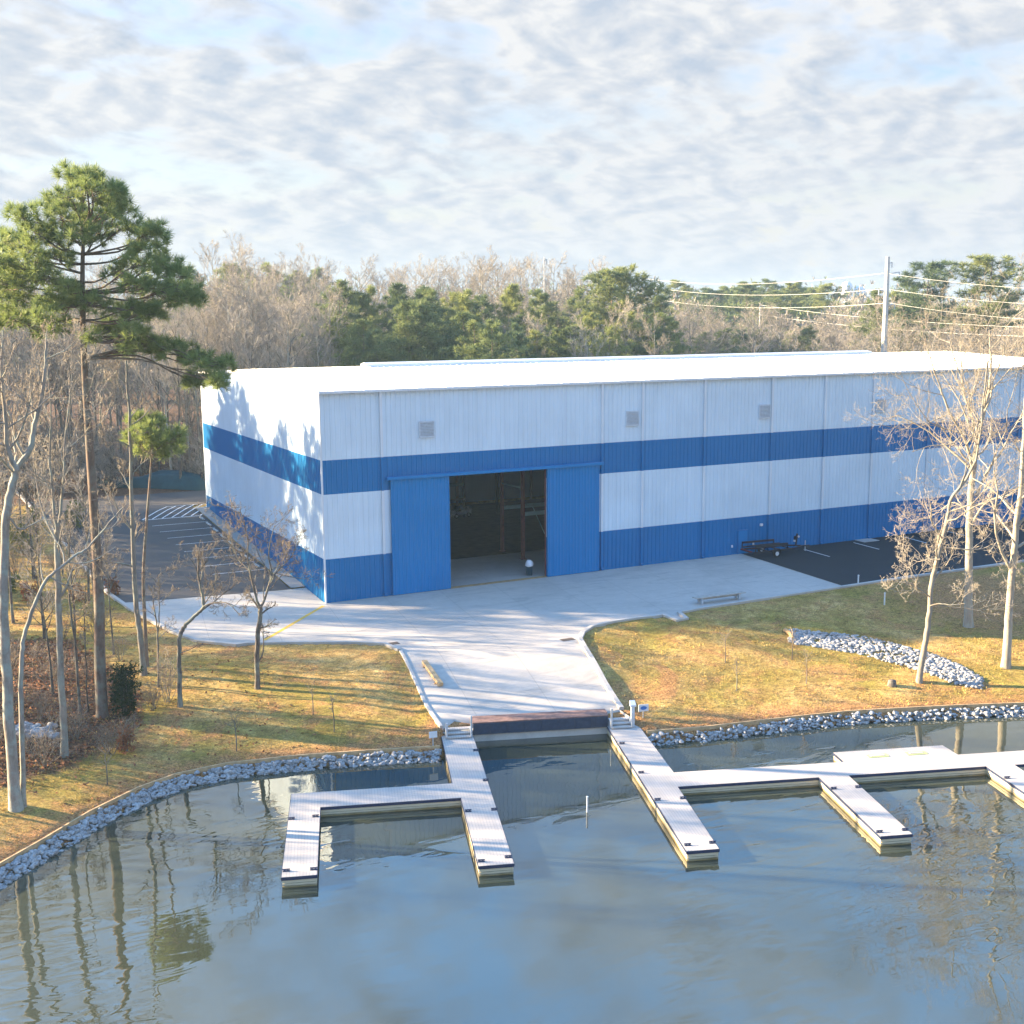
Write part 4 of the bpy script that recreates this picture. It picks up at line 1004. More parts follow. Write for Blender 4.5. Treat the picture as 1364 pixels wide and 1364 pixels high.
# ---- hero trees traced on site
def stem(pxs, depth, dz=0.0, lean=0.0):
    out = []
    for i, (a, b) in enumerate(pxs): out.append(at_depth(a, b, depth + lean * i / max(1, len(pxs) - 1)))
    return out
def hero(name, label, stems, limbs=14, llen=4.0, start=.4, brk='bark_grey', twig='twig', sp=None, extra=None):
    """stems: list of (pixel path from the ground up, base radius, tip radius, lean)"""
    base = gnd(*stems[0][0][0]); depth = (base - CAM).dot(FH); tbs = [TB(), TB()]; rnd.seed(hash(label) % 1000 if False else sum(map(ord, label)))
    sp = sp or spec(rmin=.008, kids=[7, 5, 4], ang=(28, 68), wob=.30, ratio=.5, t0=.28)
    llen = [x * 1.35 for x in llen] if isinstance(llen, (list, tuple)) else llen * 1.35
    o = thing(name, label, 'tree', base)
    for k, (pxs, r0, r1, lean) in enumerate(stems):
        pts = stem(pxs, depth, lean=lean)
        if k == 0: pts[0] = Vector((pts[0].x, pts[0].y, base.z - .35))
        pts = smooth_path(pts, 4); n = len(pts)
        pts = [p + rdir() * (.03 if 0 < i < n - 1 else 0) for i, p in enumerate(pts)]
        rad = [r0 + (r1 - r0) * i / (n - 1) for i in range(n)]
        if k == 0: rad[0] *= 1.5; rad[1] *= 1.2
        tbs[0].add([p - base for p in pts], rad, 10)
        nl = limbs if isinstance(limbs, int) else limbs[k]; st = start if isinstance(start, float) else start[k]; ll = llen if not isinstance(llen, (list, tuple)) else llen[k]
        for j in range(nl):
            t = st + (1 - st) * (j + rnd.random()) / max(1, nl); q, td = path_at(pts, min(.995, t)); rr = r0 + (r1 - r0) * t
            branch(tbs, q - base, off_axis(td, R(rnd.uniform(35, 75))), ll * rnd.uniform(.6, 1.2) * (1.2 - .6 * t), max(.02, rr * .5), 0, sp)
    if extra: extra(tbs, base, depth, o)
    link('trunk', tbs[0].mesh('trunk', M[brk]), o); link('crown', tbs[1].mesh('crown', M[twig]), o)
    return o
hero('bare_tree', 'pale grey forked tree nearest the left edge at the water', [
    ([(22, 1079), (14, 985), (9, 900), (5, 820), (6, 736), (10, 674), (18, 640), (23, 624), (41, 598), (46, 566), (55, 530), (60, 490), (62, 455)], .27, .05, 1.5),
    ([(22, 626), (12, 606), (8, 580), (6, 540), (2, 490), (4, 440)], .13, .04, -1.0),
    ([(12, 690), (26, 705), (40, 700), (60, 690)], .06, .02, 1.0)], [9, 9, 2], [2.6, 2.6, 1.2], [.5, .2, .3], 'bark_grey', 'twig')
hero('bare_tree', 'slender grey tree sweeping right beside the pale forked tree', [
    ([(31, 1075), (28, 960), (29, 880), (32, 850), (46, 805), (60, 775), (79, 757), (100, 740), (117, 730), (140, 703), (164, 676)], .13, .03, 2.5)], 9, 2.2, .45)
hero('bare_tree', 'straight grey trunk with a bushy twig top between the forked tree and the big pine', [
    ([(86, 1006), (83, 940), (80, 880), (78, 800), (77, 740), (76, 706)], .19, .14, .5),
    ([(76, 708), (70, 660), (66, 600), (68, 540), (62, 470)], .08, .02, -1), ([(77, 708), (84, 650), (86, 590), (94, 520), (96, 460)], .08, .02, 1),
    ([(76, 720), (60, 690), (48, 640), (42, 580), (36, 520)], .06, .02, 2)], [3, 11, 11, 8], [1.6, 2.4, 2.4, 2.2], [.55, .15, .15, .2], 'bark_grey', 'twig_pale')
hero('bare_tree', 'slim dark sapling with a few russet leaves left of the big pine', [([(107, 950), (103, 900), (99, 850), (93, 800), (91, 760), (93, 715)], .09, .03, 0)], 8, 1.5, .35, 'bark_dark')
hero('bare_tree', 'thin twin of the dark sapling close beside the pine', [([(117, 948), (115, 890), (113, 830), (114, 780)], .05, .02, .5)], 6, 1.1, .4, 'bark_dark')
hero('bare_tree', 'tall thin straight tree at the curb right of the big pine', [
    ([(192, 899), (187, 850), (182, 812), (178, 736), (175, 648), (173, 569), (170, 520), (168, 480)], .20, .05, 1.0)], 12, 2.4, .35, 'bark_grey')
hero('bare_tree', 'short thin blackish sapling right of the tall thin trees', [([(211, 915), (210, 870), (210, 842), (206, 815), (204, 800)], .07, .03, 0), ([(210, 845), (212, 820), (212, 790), (211, 765)], .04, .02, .4)], [3, 5], 1.2, .3, 'bark_dark')
hero('bare_tree', 'crooked leaning tree on the lawn before the concrete drive', [
    ([(240, 941), (239, 900), (239, 853), (243, 840), (250, 829), (262, 818), (271, 808), (268, 785), (264, 765), (265, 733)], .15, .05, .6),
    ([(271, 808), (290, 802), (305, 805), (320, 820)], .05, .02, -1.5), ([(239, 870), (250, 866), (258, 862)], .03, .015, 0)], [9, 5, 1], [2.4, 1.6, .8], [.5, .2, .5], 'bark_dark')
hero('bare_tree', 'small spreading tree on the lawn before the warehouse corner', [
    ([(343, 917), (342, 880), (343, 853), (346, 825), (347, 809)], .16, .12, 0),
    ([(347, 811), (338, 785), (331, 750), (329, 715), (320, 680)], .08, .02, -.8), ([(347, 811), (355, 792), (361, 765), (358, 735), (366, 700)], .08, .02, .6),
    ([(358, 780), (370, 760), (385, 745), (400, 720)], .05, .015, 1.2), ([(343, 888), (350, 868), (351, 850), (349, 830)], .05, .02, .3), ([(333, 760), (318, 745), (308, 720), (302, 690)], .045, .015, 1.5)],
    [3, 9, 9, 6, 2, 6], [1.6, 2.2, 2.2, 1.7, .8, 1.6], [.6, .15, .15, .2, .4, .2], 'bark_dark', 'twig')
rs = spec(rmin=.007, kids=[8, 6, 4], ang=(30, 70), wob=.30, ratio=.48, t0=.3)
hero('bare_tree', 'leaning pale trunk growing through the stone swale on the right lawn', [
    ([(1223, 909), (1228, 880), (1233, 853), (1238, 815), (1241, 776), (1249, 743), (1255, 718), (1262, 689), (1268, 662), (1284, 643), (1299, 614), (1306, 575), (1310, 530), (1316, 480)], .20, .04, 3.0),
    ([(1239, 807), (1252, 804), (1266, 806), (1285, 804)], .05, .02, -1), ([(1252, 745), (1236, 745), (1222, 748), (1212, 744)], .05, .015, 1), ([(1238, 795), (1225, 785), (1208, 776), (1192, 775)], .05, .015, -1)],
    [13, 3, 4, 4], [4.2, 2.4, 2.2, 2.2], [.28, .2, .2, .2], 'bark_pale', 'twig_pale', rs)
hero('bare_tree', 'big many limbed pale tree on the right lawn in front of the yard', [
    ([(1290, 834), (1290, 800), (1290, 776), (1291, 718), (1293, 660), (1296, 633), (1299, 605), (1303, 578), (1310, 550), (1318, 515), (1320, 480), (1318, 440)], .33, .05, .5),
    ([(1296, 628), (1290, 600), (1280, 575), (1264, 548), (1252, 515), (1243, 490), (1236, 465)], .12, .03, -2), ([(1303, 580), (1294, 552), (1286, 533), (1281, 507), (1272, 480), (1265, 455)], .09, .025, 2),
    ([(1300, 660), (1310, 640), (1320, 620), (1334, 602), (1348, 575), (1362, 550), (1375, 510)], .12, .03, 1.5), ([(1294, 700), (1305, 680), (1318, 667), (1332, 663), (1346, 672), (1356, 685)], .09, .03, -1.5),
    ([(1293, 690), (1278, 672), (1262, 672), (1248, 690)], .06, .02, 1.5), ([(1282, 580), (1265, 592), (1240, 594), (1215, 602)], .06, .02, -2)],
    [11, 9, 9, 9, 6, 6, 6], [6.0, 5.0, 5.0, 5.2, 3.6, 3.6, 4.0], [.42, .15, .15, .2, .3, .2, .2], 'bark_pale', 'twig_pale', rs)
hero('bare_tree', 'tall pale trunk at the right edge nearest the water', [
    ([(1340, 888), (1342, 850), (1344, 815), (1349, 757), (1353, 708), (1359, 660), (1363, 600), (1366, 540), (1372, 470)], .30, .08, 0),
    ([(1352, 715), (1340, 725), (1330, 720), (1318, 735)], .05, .02, -1), ([(1350, 757), (1360, 760), (1372, 775), (1385, 790)], .05, .02, 0)],
    [14, 5, 4], [5.0, 2.4, 2.4], [.35, .2, .2], 'bark_pale', 'twig_pale', rs)

# the big pine: limbs carried out to needle clumps
def clump_pine(label, path, r0, r1, clumps, per=20, k=62, L=.42, Wd=.026, limb_r=.07, brk='bark_pine', depthspread=2.6, brown=()):
    base = gnd(*path[0]); depth = (base - CAM).dot(FH); rnd.seed(5)
    pts = stem(path, depth); pts[0].z = base.z - .35; pts = smooth_path(pts, 4); n = len(pts)
    tb = TB(); tb.add([p - base for p in pts], [(r0 + (r1 - r0) * i / (n - 1)) * (1.35 if i == 0 else 1) for i in range(n)], 12)
    o = thing('pine_tree', label, 'tree', base); C, A = [], []
    for (cx, cy, rp, att) in clumps:
        sc = depth / F_PX; r_ = rp * sc
        for side in (0, 1):
            off = rnd.uniform(-1, 1) * depthspread * (1 if side == 0 else 1.3)
            c = at_depth(cx + rnd.uniform(-5, 5) * side, cy + rnd.uniform(-4, 4) * side, depth + off)
            if side == 1: r_ *= .8
            q = min(pts, key=lambda p: abs(p.z - (at_depth(cx, att, depth).z))) if side == 0 else path_at(lp, rnd.uniform(.3, .6))[0]
            m1 = q.lerp(c, .45) + Vector((0, 0, (-.25 if att > cy else .35) * (c - q).length * .25)) + rdir() * .25
            lp = smooth_path([q, m1, q.lerp(c, .8) + rdir() * .2, c], 3)
            tb.add([p - base for p in lp], [max(.018, limb_r * (1 if side == 0 else .55) * (1 - .8 * i / (len(lp) - 1))) for i in range(len(lp))], 5)
            for t_ in range(9):
                a0, _ = path_at(lp, rnd.uniform(.45, 1)); e = c + Vector((rnd.uniform(-1, 1) * r_ * 1.1, rnd.uniform(-1, 1) * r_ * 1.1, rnd.uniform(-.4, .6) * r_))
                tb.add([a0 - base, a0.lerp(e, .5) - base + rdir() * .1, e - base], [.022, .016, .01], 3)
            for _ in range(per if side == 0 else int(per * .7)):
                v = rdir() * (rnd.random() ** .4); p = c + Vector((v.x * r_ * 1.6, v.y * r_ * 1.6, v.z * r_ * 1.1))
                C.append(tuple(p - base)); A.append(tuple((Vector((v.x, v.y, v.z * .6 + .75))).normalized()))
    V, Fc = tufts(C, A, k, L, Wd, .85)
    link('trunk', tb.mesh('trunk', M[brk]), o); link('crown', fast_mesh('crown', V, [Fc], M['needles']), o)
    return o
cc1 = [(370, 150, 60, 330), (310, 210, 62, 380), (440, 190, 60, 360), (500, 240, 55, 400), (270, 300, 65, 430), (370, 290, 60, 400), (470, 310, 60, 420), (545, 270, 45, 420), (330, 390, 60, 470), (420, 390, 55, 470),
       (105, 290, 45, 430), (150, 370, 60, 480), (235, 390, 65, 480), (100, 450, 60, 520), (170, 500, 65, 540), (60, 540, 55, 620), (200, 585, 60, 640), (250, 480, 60, 540), (110, 590, 50, 640), (20, 640, 50, 660), (-30, 600, 55, 660), (300, 610, 45, 650),
       (590, 350, 55, 470), (680, 400, 55, 480), (640, 450, 45, 500), (700, 360, 35, 470), (540, 545, 55, 600), (640, 520, 60, 620), (740, 525, 60, 640), (820, 560, 50, 640), (840, 625, 50, 660), (780, 660, 55, 670), (690, 620, 55, 660), (620, 620, 50, 660), (880, 675, 35, 680),
       (430, 700, 55, 720), (370, 690, 50, 720), (290, 690, 50, 700), (640, 735, 55, 740), (710, 735, 40, 740), (570, 735, 45, 740), (160, 755, 50, 780), (190, 810, 50, 790), (270, 805, 45, 790), (240, 700, 40, 720),
       (500, 815, 50, 870), (590, 850, 55, 880), (680, 880, 55, 900), (770, 900, 55, 900), (850, 930, 55, 910), (930, 955, 55, 920), (1005, 975, 45, 930), (990, 1050, 35, 930), (890, 1045, 38, 930), (560, 890, 35, 890), (60, 780, 40, 790), (430, 850, 30, 870)]
cc1 += [(20, 420, 60, 560), (-20, 480, 60, 600), (40, 560, 50, 620), (70, 700, 55, 720), (20, 740, 50, 760), (330, 110, 40, 300), (410, 130, 40, 320), (230, 250, 45, 400), (520, 180, 30, 380)]
clump_pine('tallest pine, big and spreading, standing left of the warehouse', [(136, 954), (133, 880), (132, 800), (127, 707), (121, 619), (117, 560), (113, 500), (110, 405), (110, 352), (111, 300), (109, 245)], .34, .06,
           [(x * .2933, 200 + y * .2933, r_ * .2933, 200 + a * .2933) for x, y, r_, a in cc1], per=15)
cc2 = [(180, 588, 13, 605), (197, 574, 14, 605), (214, 584, 16, 605), (234, 582, 13, 605), (226, 598, 12, 606), (206, 595, 13, 608), (192, 600, 9, 608), (205, 562, 8, 600), (185, 560, 9, 600)]
clump_pine('small thin trunked pine with one flat tuft of needles left of the warehouse', [(196, 888), (193, 830), (191, 765), (195, 700), (199, 648), (202, 606), (203, 570)], .13, .04, cc2, per=13, depthspread=1.2, limb_r=.035)
# shrubs
def leafy(name, label, base, h, w_, m, n, L, Wd, group=None, stems=5):
    o = thing(name, label, 'shrub', base, 0, group); tb = TB(); C, A = [], []
    for s_ in range(stems):
        a = rnd.uniform(0, 6.28); e = Vector((math.cos(a) * w_ * rnd.uniform(.1, .42), math.sin(a) * w_ * rnd.uniform(.1, .42), h * rnd.uniform(.6, 1)))
        tb.add([Vector((0, 0, -.15)), e * .5 + rdir() * .1, e], [.04, .025, .012], 4)
        for _ in range(n // stems):
            t = rnd.uniform(.2, 1.05); p = e * t + rdir() * (w_ * .30 * (1.15 - .6 * t)); p.z = max(.05, p.z); C.append(tuple(p)); A.append(tuple((rdir() * .7 + Vector((p.x, p.y, .4)).normalized()).normalized()))
    V, Fc = tufts(C, A, 7, L, Wd, .8)
    link('stems', tb.mesh('stems', M['bark_dark']), o); link('foliage', fast_mesh('foliage', V, [Fc], m), o); return o
leafy('shrub', 'dark evergreen shrub at the foot of the big pine', gnd(166, 953), 2.9, 2.0, M['evergreen'], 900, .16, .05, stems=9)
for px, py, h, w_, lb in ((30, 735, 2.2, 3.0, 'yellow green shrub beside the left kerb nearest the forked tree'), (98, 702, 2.4, 2.8, 'yellow green shrub against the far left kerb'), (45, 705, 1.8, 2.4, 'low yellow green shrub between the two brighter shrubs'), (8, 790, 1.2, 2.4, 'low scrubby green bush at the left edge of the lawn')):
    leafy('shrub', lb, gnd(px, py), h, w_, M['shrub'], 420, .17, .06)
for px, py, lb in ((105, 800, 'russet dead leaved shrub left of the pine trunk'), (152, 792, 'russet dead leaved shrub beside the pine trunk at the kerb'), (40, 800, 'sparse russet shrub behind the forked tree'), (170, 1000, 'low russet leafy scrub in the litter below the pine')):
    leafy('shrub', lb, gnd(px, py), 1.3, 1.5, M['deadleaf'], 150, .14, .07)
# underbrush in the left wood
for k in range(75):
    px = rnd.uniform(-100, 268); d = rnd.uniform(131, 165); x_, y_, z_ = ground_at(px, d)
    if -18 < x_ < 90 and y_ < 50: continue
    tb_o = plant('slim', SLIM, 'bare_sapling', 'brushy leafless sapling at the edge of the left wood', 'sapling', 'brushy saplings at the wood edge', (x_, y_, z_ - 5.2), rnd.uniform(10, 14), 20, wide=1.6)

for px, py, h_ in ((60, 850, 13), (100, 880, 11), (18, 830, 14), (128, 835, 12), (45, 770, 14), (152, 872, 10), (-6, 900, 14), (70, 925, 10), (118, 800, 13), (84, 765, 12), (28, 705, 13)):
    g_ = gnd(px, py); plant('slim', SLIM, 'bare_tree', 'thin leafless tree among the near trees on the left lawn', 'tree', 'thin leafless trees among the near left trees', g_ - Vector((0, 0, .1)), h_, 20, wide=rnd.uniform(.8, 1.2))
BRUSH = []
for i_ in range(4):
    tbs = [TB(), TB()]
    for _ in range(9): branch(tbs, Vector((rnd.uniform(-.15, .15), rnd.uniform(-.15, .15), -.1)), off_axis(Vector((0, 0, 1)), R(rnd.uniform(5, 45))), rnd.uniform(1.3, 2.4), .022, 0, spec(rmin=.007, kids=[6, 4, 2], segs=[5, 4, 3, 2]))
    BRUSH.append((tbs[0].mesh('stems', M['bark_dark']), tbs[1].mesh('twigs', M['twig'])))
for px, py in [(12, 900), (48, 880), (70, 920), (55, 960), (120, 905), (100, 985), (150, 1005), (35, 1000), (60, 1020), (8, 950), (85, 850), (128, 850), (60, 815), (20, 770), (115, 770), (160, 880), (75, 760), (40, 745), (-5, 850), (-8, 1000), (95, 735), (10, 715), (225, 935), (205, 945)]:
    st_, tw_ = BRUSH[rnd.randrange(4)]; o = thing('bare_bush', 'thin leafless brush growing under the left trees', 'bush', gnd(px, py), rnd.uniform(0, 6.28), 'leafless brush under the left trees'); s_ = rnd.uniform(.6, 1.15); o.scale = (s_, s_, s_ * rnd.uniform(.8, 1.3))
    link('stems', st_, o); link('twigs', tw_, o)
# young staked trees on the lawns
def sapling(label, px, py, h=1.9):
    base = gnd(px, py); o = thing('young_tree', label, 'young tree', base); tb = [TB(), TB()]; rnd.seed(int(px))
    pts = [Vector((0, 0, -.2)), Vector((.02, 0, h * .4)), Vector((-.02, .02, h * .75)), Vector((0, 0, h))]; tb[0].add(pts, [.035, .03, .02, .01], 5)
    for j in range(12): q, td = path_at(pts, rnd.uniform(.4, .95)); branch(tb, q, off_axis(td, R(rnd.uniform(25, 50))), h * .28, .014, 2, spec(rmin=.007, segs=[5, 4, 3, 2], kids=[3, 3, 3]))
    link('trunk', tb[0].mesh('trunk', M['bark_dark']), o); link('crown', tb[1].mesh('crown', M['twig']), o)
for a in (('young thin tree on the left lawn nearest the curved shore', 143, 1046), ('young thin tree on the left lawn above the shore bend', 315, 1000), ('young thin tree on the left lawn, left of the pair near the dock', 417, 953), ('young thin tree on the left lawn, right of the pair near the dock', 445, 975),
          ('young thin tree on the right lawn nearest the drive inlet', 966, 883), ('young pale thin tree on the right lawn closest to the drive', 981, 921), ('young thin tree on the right lawn just left of the swale head', 1055, 878), ('young thin tree on the right lawn below the swale head', 1074, 911)): sapling(*a)

# ------------------------------------------------------------------ yard objects
TRL = thing('boat_trailer', 'black empty boat trailer parked along the warehouse wall', 'trailer', (41.6, -1.7, .004), R(-2))
fr = MB()
for s_ in (-1, 1): fr.bar((-2.9, s_ * .95, .55), (1.6, s_ * .95, .55), .09, .14); fr.bar((1.6, s_ * .95, .55), (3.2, s_ * .08, .52), .09, .14)
for xx in (-2.8, -1.2, .3, 1.5): fr.bar((xx, -.95, .52), (xx, .95, .52), .08, .1)
fr.bar((3.1, 0, .5), (4.1, 0, .48), .1, .12); fr.build('frame', M['black'], TRL)
for s_ in (-1, 1):
    b = MB(); b.box((-.9, s_ * .55, .86), (4.0, .14, .1)); b.build('bunk', M['black'], TRL)
    b = MB(); b.bar((-2.7, s_ * 1.0, .55), (-2.7, s_ * 1.0, 1.25), .07); b.bar((.8, s_ * 1.0, .55), (.8, s_ * 1.0, 1.15), .07); b.bar((-2.7, s_ * 1.0, 1.15), (.8, s_ * 1.0, 1.1), .09, .18); b.build('guide', M['black'], TRL)
    b = MB(); b.tube([(-.5, s_ * 1.12 - .1, .33), (-.5, s_ * 1.12 + .1, .33)], .33, 18); wl = b.build('wheel', M['tyre'], TRL)
    b = MB(); b.tube([(-.5, s_ * 1.12 - .112, .33), (-.5, s_ * 1.12 + .112, .33)], .19, 14); b.build('rim', M['rim'], wl)
    b = MB(); b.add([(-.5 + .43 * math.cos(k * .393), s_ * 1.12 + e * .13, .36 + .43 * math.sin(k * .393)) for e in (-1, 1) for k in range(9)], [(k, k + 1, k + 10, k + 9) for k in range(8)]); b.build('fender', M['black'], TRL)
b = MB(); b.bar((2.5, 0, .55), (2.65, 0, 1.7), .1, .14); b.bar((2.3, 0, 1.2), (2.8, 0, 1.45), .12); b.tube([(2.5, -.14, 1.35), (2.5, .14, 1.35)], .13, 12); b.build('winch_post', M['black'], TRL)
b = MB(); b.tube([(2.75, -.12, 1.42), (2.75, .12, 1.42)], .1, 10); b.box((2.35, 0, 1.05), (.12, .2, .16)); b.build('winch', M['rim'], TRL)
b = MB(); b.tube([(3.7, .12, .05), (3.7, .12, .95)], .045, 8); b.tube([(3.7, .02, .07), (3.7, .2, .07)], .09, 10); b.build('jack', M['galv'], TRL)
b = MB(); b.bar((-2.95, -.8, .62), (-2.95, .8, .62), .06, .1); b.build('light_bar', M['redsteel'], TRL)
BE = thing('bench', 'long grey plank bench on legs at the edge of the concrete yard', 'bench', (26.35, -13.9, .004), R(-2))
for k in range(3): b = MB(); b.box((0, -.22 + k * .22, .50), (4.5, .20, .06)); b.build('plank', M['plank_grey'], BE)
for xx in (-1.7, 1.7):
    b = MB(); b.box((xx, -.22, .23), (.16, .16, .46)); b.box((xx, .22, .23), (.16, .16, .46)); b.box((xx, 0, .44), (.12, .6, .06)); b.build('leg', M['galv'], BE)
b = MB(); b.box((0, .0, .36), (3.4, .05, .16)); b.build('stretcher', M['plank_grey'], BE)
pa, pb = gnd(565, 884), gnd(587, 915); mid = (pa + pb) / 2; az = math.atan2(pb.y - pa.y, pb.x - pa.x)
TMB = thing('timber_beam', 'squared timber beam lying on the drive near the left lawn', 'beam', (mid.x, mid.y, mid.z), az)
slp = math.atan2(pb.z - pa.z, (pb - pa).xy.length)
b = MB(); rr = Matrix.Rotation(-slp, 3, 'Y'); ll_ = (pb - pa).length
b.box(rr @ Vector((0, -.085, .16)), (ll_, .16, .22), rot=rr); b.box(rr @ Vector((0, .085, .16)), (ll_ * .995, .16, .215), rot=rr); b.build('baulk', M['timber_new'], TMB, bevel=.012)
b = MB()
for e in (-1, 1): b.box(rr @ Vector((e * ll_ * .35, 0, .025)), (.12, .5, .05), rot=rr)
b.build('bearer', M['timber'], TMB)
for px, py, lb in ((522, 857.5, 'dark iron drain grate at the left end of the drive kerb'), (756, 852, 'dark iron drain grate at the right side of the drive')):
    g_ = gnd(px, py); b = MB(); b.box((0, 0, .012), (.95, .55, .012))
    for k in range(7): b.box((-.39 + k * .13, 0, .022), (.05, .48, .012))
    o = b.build('drain_grate', M['iron']); o.location = g_; tag(o, lb, 'drain grate')
for px, py, h, lb in ((1143, 779, .75, 'white marker stake at the lawn edge by the asphalt yard'), (1178, 806, .9, 'white marker stake out on the right lawn')):
    g_ = gnd(px, py); b = MB(); b.tube([(0, 0, -.2), (0, 0, h)], .055, 8); b.lathe((0, 0, h), [(.07, 0), (.07, .04), (.02, .08)], 8); o = b.build('marker_stake', M['plastic_white']); o.location = g_; tag(o, lb, 'stake')
g_ = at_z(782, 1082, WATER); b = MB(); b.tube([(0, 0, -1), (.01, 0, .78)], .045, 8); b.lathe((.01, 0, .78), [(.06, 0), (.06, .03), (.02, .05)], 8); o = b.build('water_stake', M['plastic_white']); o.location = g_; tag(o, 'white stake standing in the water between the two docks', 'stake')
for i in range(8):
    yy = 33.2 - i * 2.85; b = MB(); b.prism([(-.09, -.85), (.09, -.85), (.09, .85), (-.09, .85)], 0, .1); b.prism([(-.06, -.84), (.06, -.84), (.06, .84), (-.06, .84)], .1, .13)
    o = b.build('wheel_stop', M['wheelstop'], bevel=.015); o.location = (-1.75, yy, Tz(-1.75, yy) + .004); tag(o, 'pale concrete wheel stop at the head of a stall beside the warehouse end wall', 'wheel stop', 'wheel stops along the end wall')
# silt fence / tarp berm at the back of the lot
pts = [at_depth(x, 668, d) for x, d in ((130, 137), (160, 137), (190, 137), (215, 136.5), (240, 136), (262, 135.5), (285, 135))]; hs = [.5, 1.0, 1.1, 1.9, 2.1, 1.7, 1.6]
vs = []; fs = []
for p, h in zip(pts, hs):
    z0 = Tz(p.x, p.y); nrm = Vector((FH.x, FH.y, 0))
    for o_, zz in ((-1.0, -.1), (-.55, h * .7), (0, h), (.6, h * .65), (1.2, -.1)): q = p + nrm * o_; vs.append((q.x, q.y, z0 + zz + (rnd.uniform(-.08, .08) if zz > 0 else 0)))
for i in range(len(pts) - 1):
    for k in range(4): fs.append((i * 5 + k, i * 5 + 5 + k, i * 5 + 6 + k, i * 5 + 1 + k))
fs += [(0, 1, 2, 3, 4), tuple(len(vs) - 1 - k for k in range(5))]
b = MB(); b.add(vs, fs); c0 = Vector((pts[3].x, pts[3].y, Tz(pts[3].x, pts[3].y))); o = b.build('covered_pile', M['tarp'], None, c0, smooth=True); o.location = c0; tag(o, 'dark teal tarp covered pile at the back of the parking lot', 'tarp pile')
# fallen log end piece at the swale head, stump, rocks
a_, c_ = gnd(1046, 842), gnd(1056, 853); b = MB(); m_ = (a_ + c_) / 2; b.tube([a_ - m_ + Vector((0, 0, .14)), Vector((.1, 0, .2)), c_ - m_ + Vector((0, 0, .12))], [.17, .15, .13], 9); o = b.build('log', M['timber']); o.location = m_; tag(o, 'short tan log at the head of the stone swale', 'log')
g_ = gnd(1188, 914); b = MB(); b.lathe((0, 0, -.1), [(.34, 0), (.27, .25), (.24, .48), (.05, .52)], 10); o = b.build('stump', M['bark_dark'], smooth=True); o.location = g_; tag(o, 'small grey tree stump on the right lawn left of the leaning trunk', 'stump')
# utility poles and wires
def upole(px, top, depth, label, r0, arms):
    x_, y_, z_ = ground_at(px, depth); H = at_depth(px, top, depth).z - z_
    o = thing('utility_pole', label, 'utility pole', (x_, y_, z_)); b = MB(); b.tube([(0, 0, -1), (0, 0, H)], [r0, r0 * .55], 10); b.build('mast', M['pole'], o)
    for (zz, s_) in arms:
        b = MB(); b.bar((0, 0, H - zz), (s_ * RIGHT.x, s_ * RIGHT.y, H - zz + .35), .14); b.tube([(s_ * RIGHT.x, s_ * RIGHT.y, H - zz + .3), (s_ * RIGHT.x, s_ * RIGHT.y, H - zz - .5)], .09, 6); b.build('insulator_arm', M['galv'], o)
    return Vector((x_, y_, z_ + H))
PT = upole(1179, 342, 190, 'tall pale utility pole rising behind the right part of the roof', .62, ((1.2, .7), (2.7, 1.9), (5.4, -1.2), (7.6, 1.4)))
upole(1012, 404, 300, 'short distant utility pole among the trees past the roof', .3, ((.8, 1.0),))
upole(725, 342, 230, 'bare thin pole standing above the trees behind the roof', .11, ((.8, .5),))
def wire(label, A, B, sag, r=.026):
    pts = [A.lerp(B, i / 24) - Vector((0, 0, sag * 4 * (i / 24) * (1 - i / 24))) for i in range(25)]; b = MB(); c0 = A.copy(); b.tube([p - c0 for p in pts], r, 4, cap=False); o = b.build('power_line', M['wire']); o.location = c0; tag(o, label, 'power line', None)
for k, (py0, pr, nm) in enumerate(((364, 385, 'topmost'), (385, 405, 'second'), (403, 430, 'third'))):
    wire('%s power line running right from the tall utility pole' % nm, at_depth(1181, py0, 190), at_depth(1640, pr, 150), 1.2)
for k, (py0, pl_, nm) in enumerate(((364, 371, 'topmost'), (385, 381, 'second'), (404, 396, 'third'))):
    wire('%s power line running left from the tall utility pole' % nm, at_depth(1177, py0, 190), at_depth(860, pl_, 330), 1.6, .036)
for k, (y0, y1, nm) in enumerate(((420, 411, 'upper'), (432, 424, 'lower'))):
    wire('%s thin low power line in front of the right woods' % nm, at_depth(1440, y0 + 18, 188), at_depth(1012, y1 - 5, 300), 1.0, .035)
for px, lb in ((1126, 'left pale water tower on the far right skyline'), (1143, 'right pale water tower on the far right skyline')):
    x_, y_, z_ = ground_at(px, 620); H = at_depth(px, 375 if px < 1130 else 380, 620).z - z_
    o = thing('water_tower', lb, 'water tower', (x_, y_, z_)); b = MB(); b.lathe((0, 0, 0), [(1.6, 0), (1.2, H - 9), (2.6, H - 7)], 14); b.build('stem', M['pole'], o, smooth=True)
    b = MB(); b.lathe((0, 0, H), [(2.6, -7), (3.0, -5), (2.9, -2), (1.6, -.4), (.2, 0)], 16); b.build('tank', M['plastic_white'], o, smooth=True)

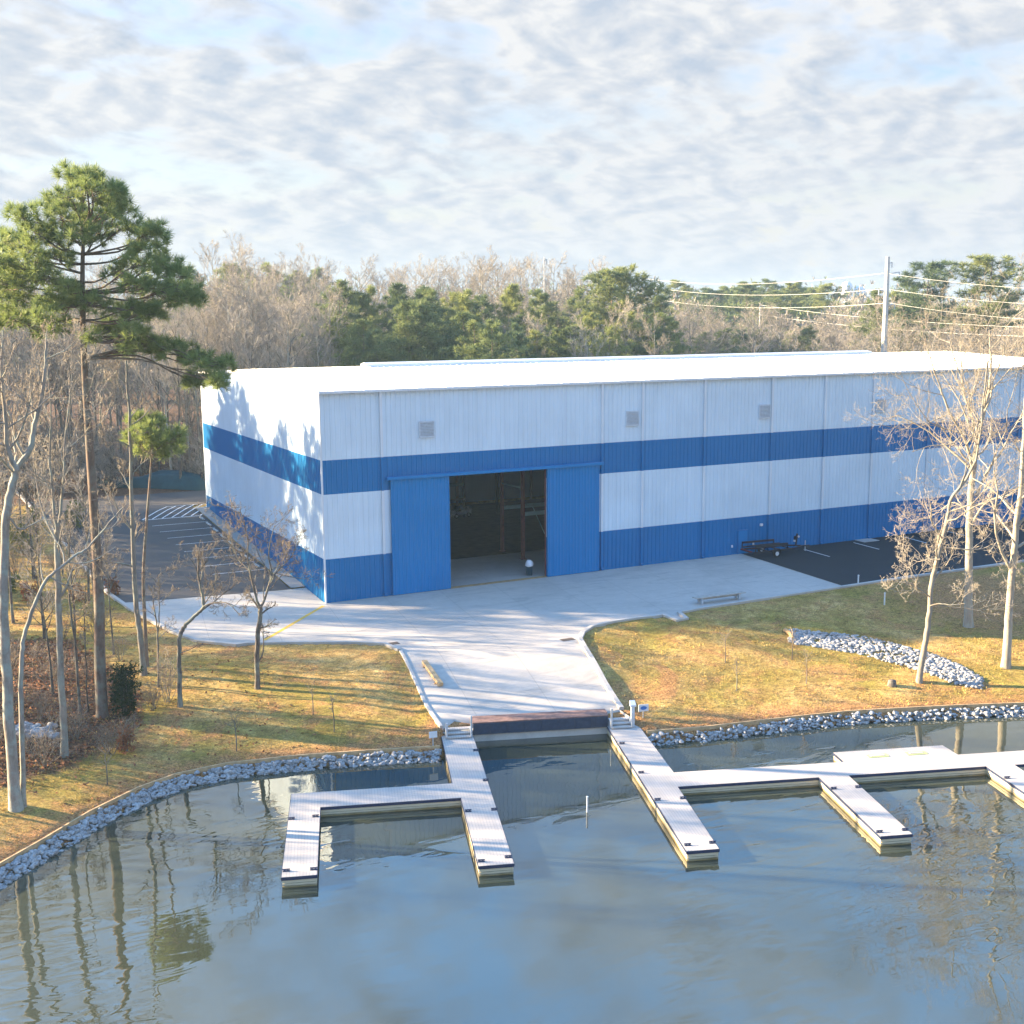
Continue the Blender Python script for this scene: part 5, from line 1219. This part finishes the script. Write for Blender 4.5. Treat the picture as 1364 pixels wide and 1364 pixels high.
# ------------------------------------------------------------------ far woods, grass, fallen leaves (stuff)
def far_woods():
    C, A, mi_ = [], [], []
    for _ in range(900):
        px = rnd.uniform(-500, 1900); d = rnd.uniform(300, 620) if 440 < px < 2000 else rnd.uniform(240, 500)
        x_, y_, z_ = ground_at(px, d); green = rnd.random() < .42; H = rnd.uniform(14, 24) * (1.0 if d < 450 else 1.12)
        for _k in range(70):
            v = rdir() * (rnd.random() ** .4); C.append((x_ + v.x * H * .24, y_ + v.y * H * .24, z_ + H * .52 + v.z * H * .5)); A.append((v.x, v.y, v.z * .5 + .6)); mi_.append(0 if green else 1)
    V, Fc = tufts(C, A, 5, 1.5, .32, .6); mi2 = np.repeat(np.array(mi_), 5)
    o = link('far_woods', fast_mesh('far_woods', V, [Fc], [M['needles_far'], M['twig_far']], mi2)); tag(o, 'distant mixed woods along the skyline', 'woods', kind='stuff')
far_woods()
def scatter(n, x0, x1, y0, y1):
    q = np.column_stack([rng.uniform(x0, x1, n), rng.uniform(y0, y1, n)])
    ok = ~inside(q, lake) & ~inside(q, plateau) & ~inside(q, throat) & (seg_dist(q, shore, False) > .25) & (seg_dist(q, plateau, True) > .4)
    return q[ok]
q = scatter(90000, -34, 46, -46, 14)
dens = np.array([mnoise.noise(Vector((a * .5, b_ * .5, 9))) for a, b_ in q]); q = q[dens > -.18]
V, Fc = tufts(np.column_stack([q, T(q) + .0]), np.tile([0, 0, 1.0], (len(q), 1)), 2, .10, .03, .45)
tag(link('grass', fast_mesh('grass', V, [Fc], M['grass'])), 'short dormant straw coloured grass over the lawns', 'grass', kind='stuff')
q = scatter(60000, -46, -8, -40, 20); q = q[inside(q, lit_poly) | (rng.random(len(q)) < .06)]
V, Fc = tufts(np.column_stack([q, T(q) + .04]), rng.normal(0, 1, (len(q), 3)) * [1, 1, .3], 1, .16, .12, .3)
tag(link('fallen_leaves', fast_mesh('fallen_leaves', V, [Fc], M['leaf_litter'])), 'brown fallen leaves under the left trees', 'leaves', kind='stuff')
# ------------------------------------------------------------------ thin air
hm = bpy.data.materials.new('haze_air'); hm.use_nodes = True; hn = hm.node_tree; hn.nodes.clear()
ho = hn.nodes.new('ShaderNodeOutputMaterial'); hv = hn.nodes.new('ShaderNodeVolumePrincipled'); hn.links.new(hv.outputs[0], ho.inputs['Volume'])
hv.inputs['Color'].default_value = (0.52, 0.76, 1.0, 1); hv.inputs['Density'].default_value = 0.00027; hv.inputs['Anisotropy'].default_value = 0.2
MB().box((0, 0, 22.5), (3300, 3300, 57)).build('haze', hm)['kind'] = 'stuff'
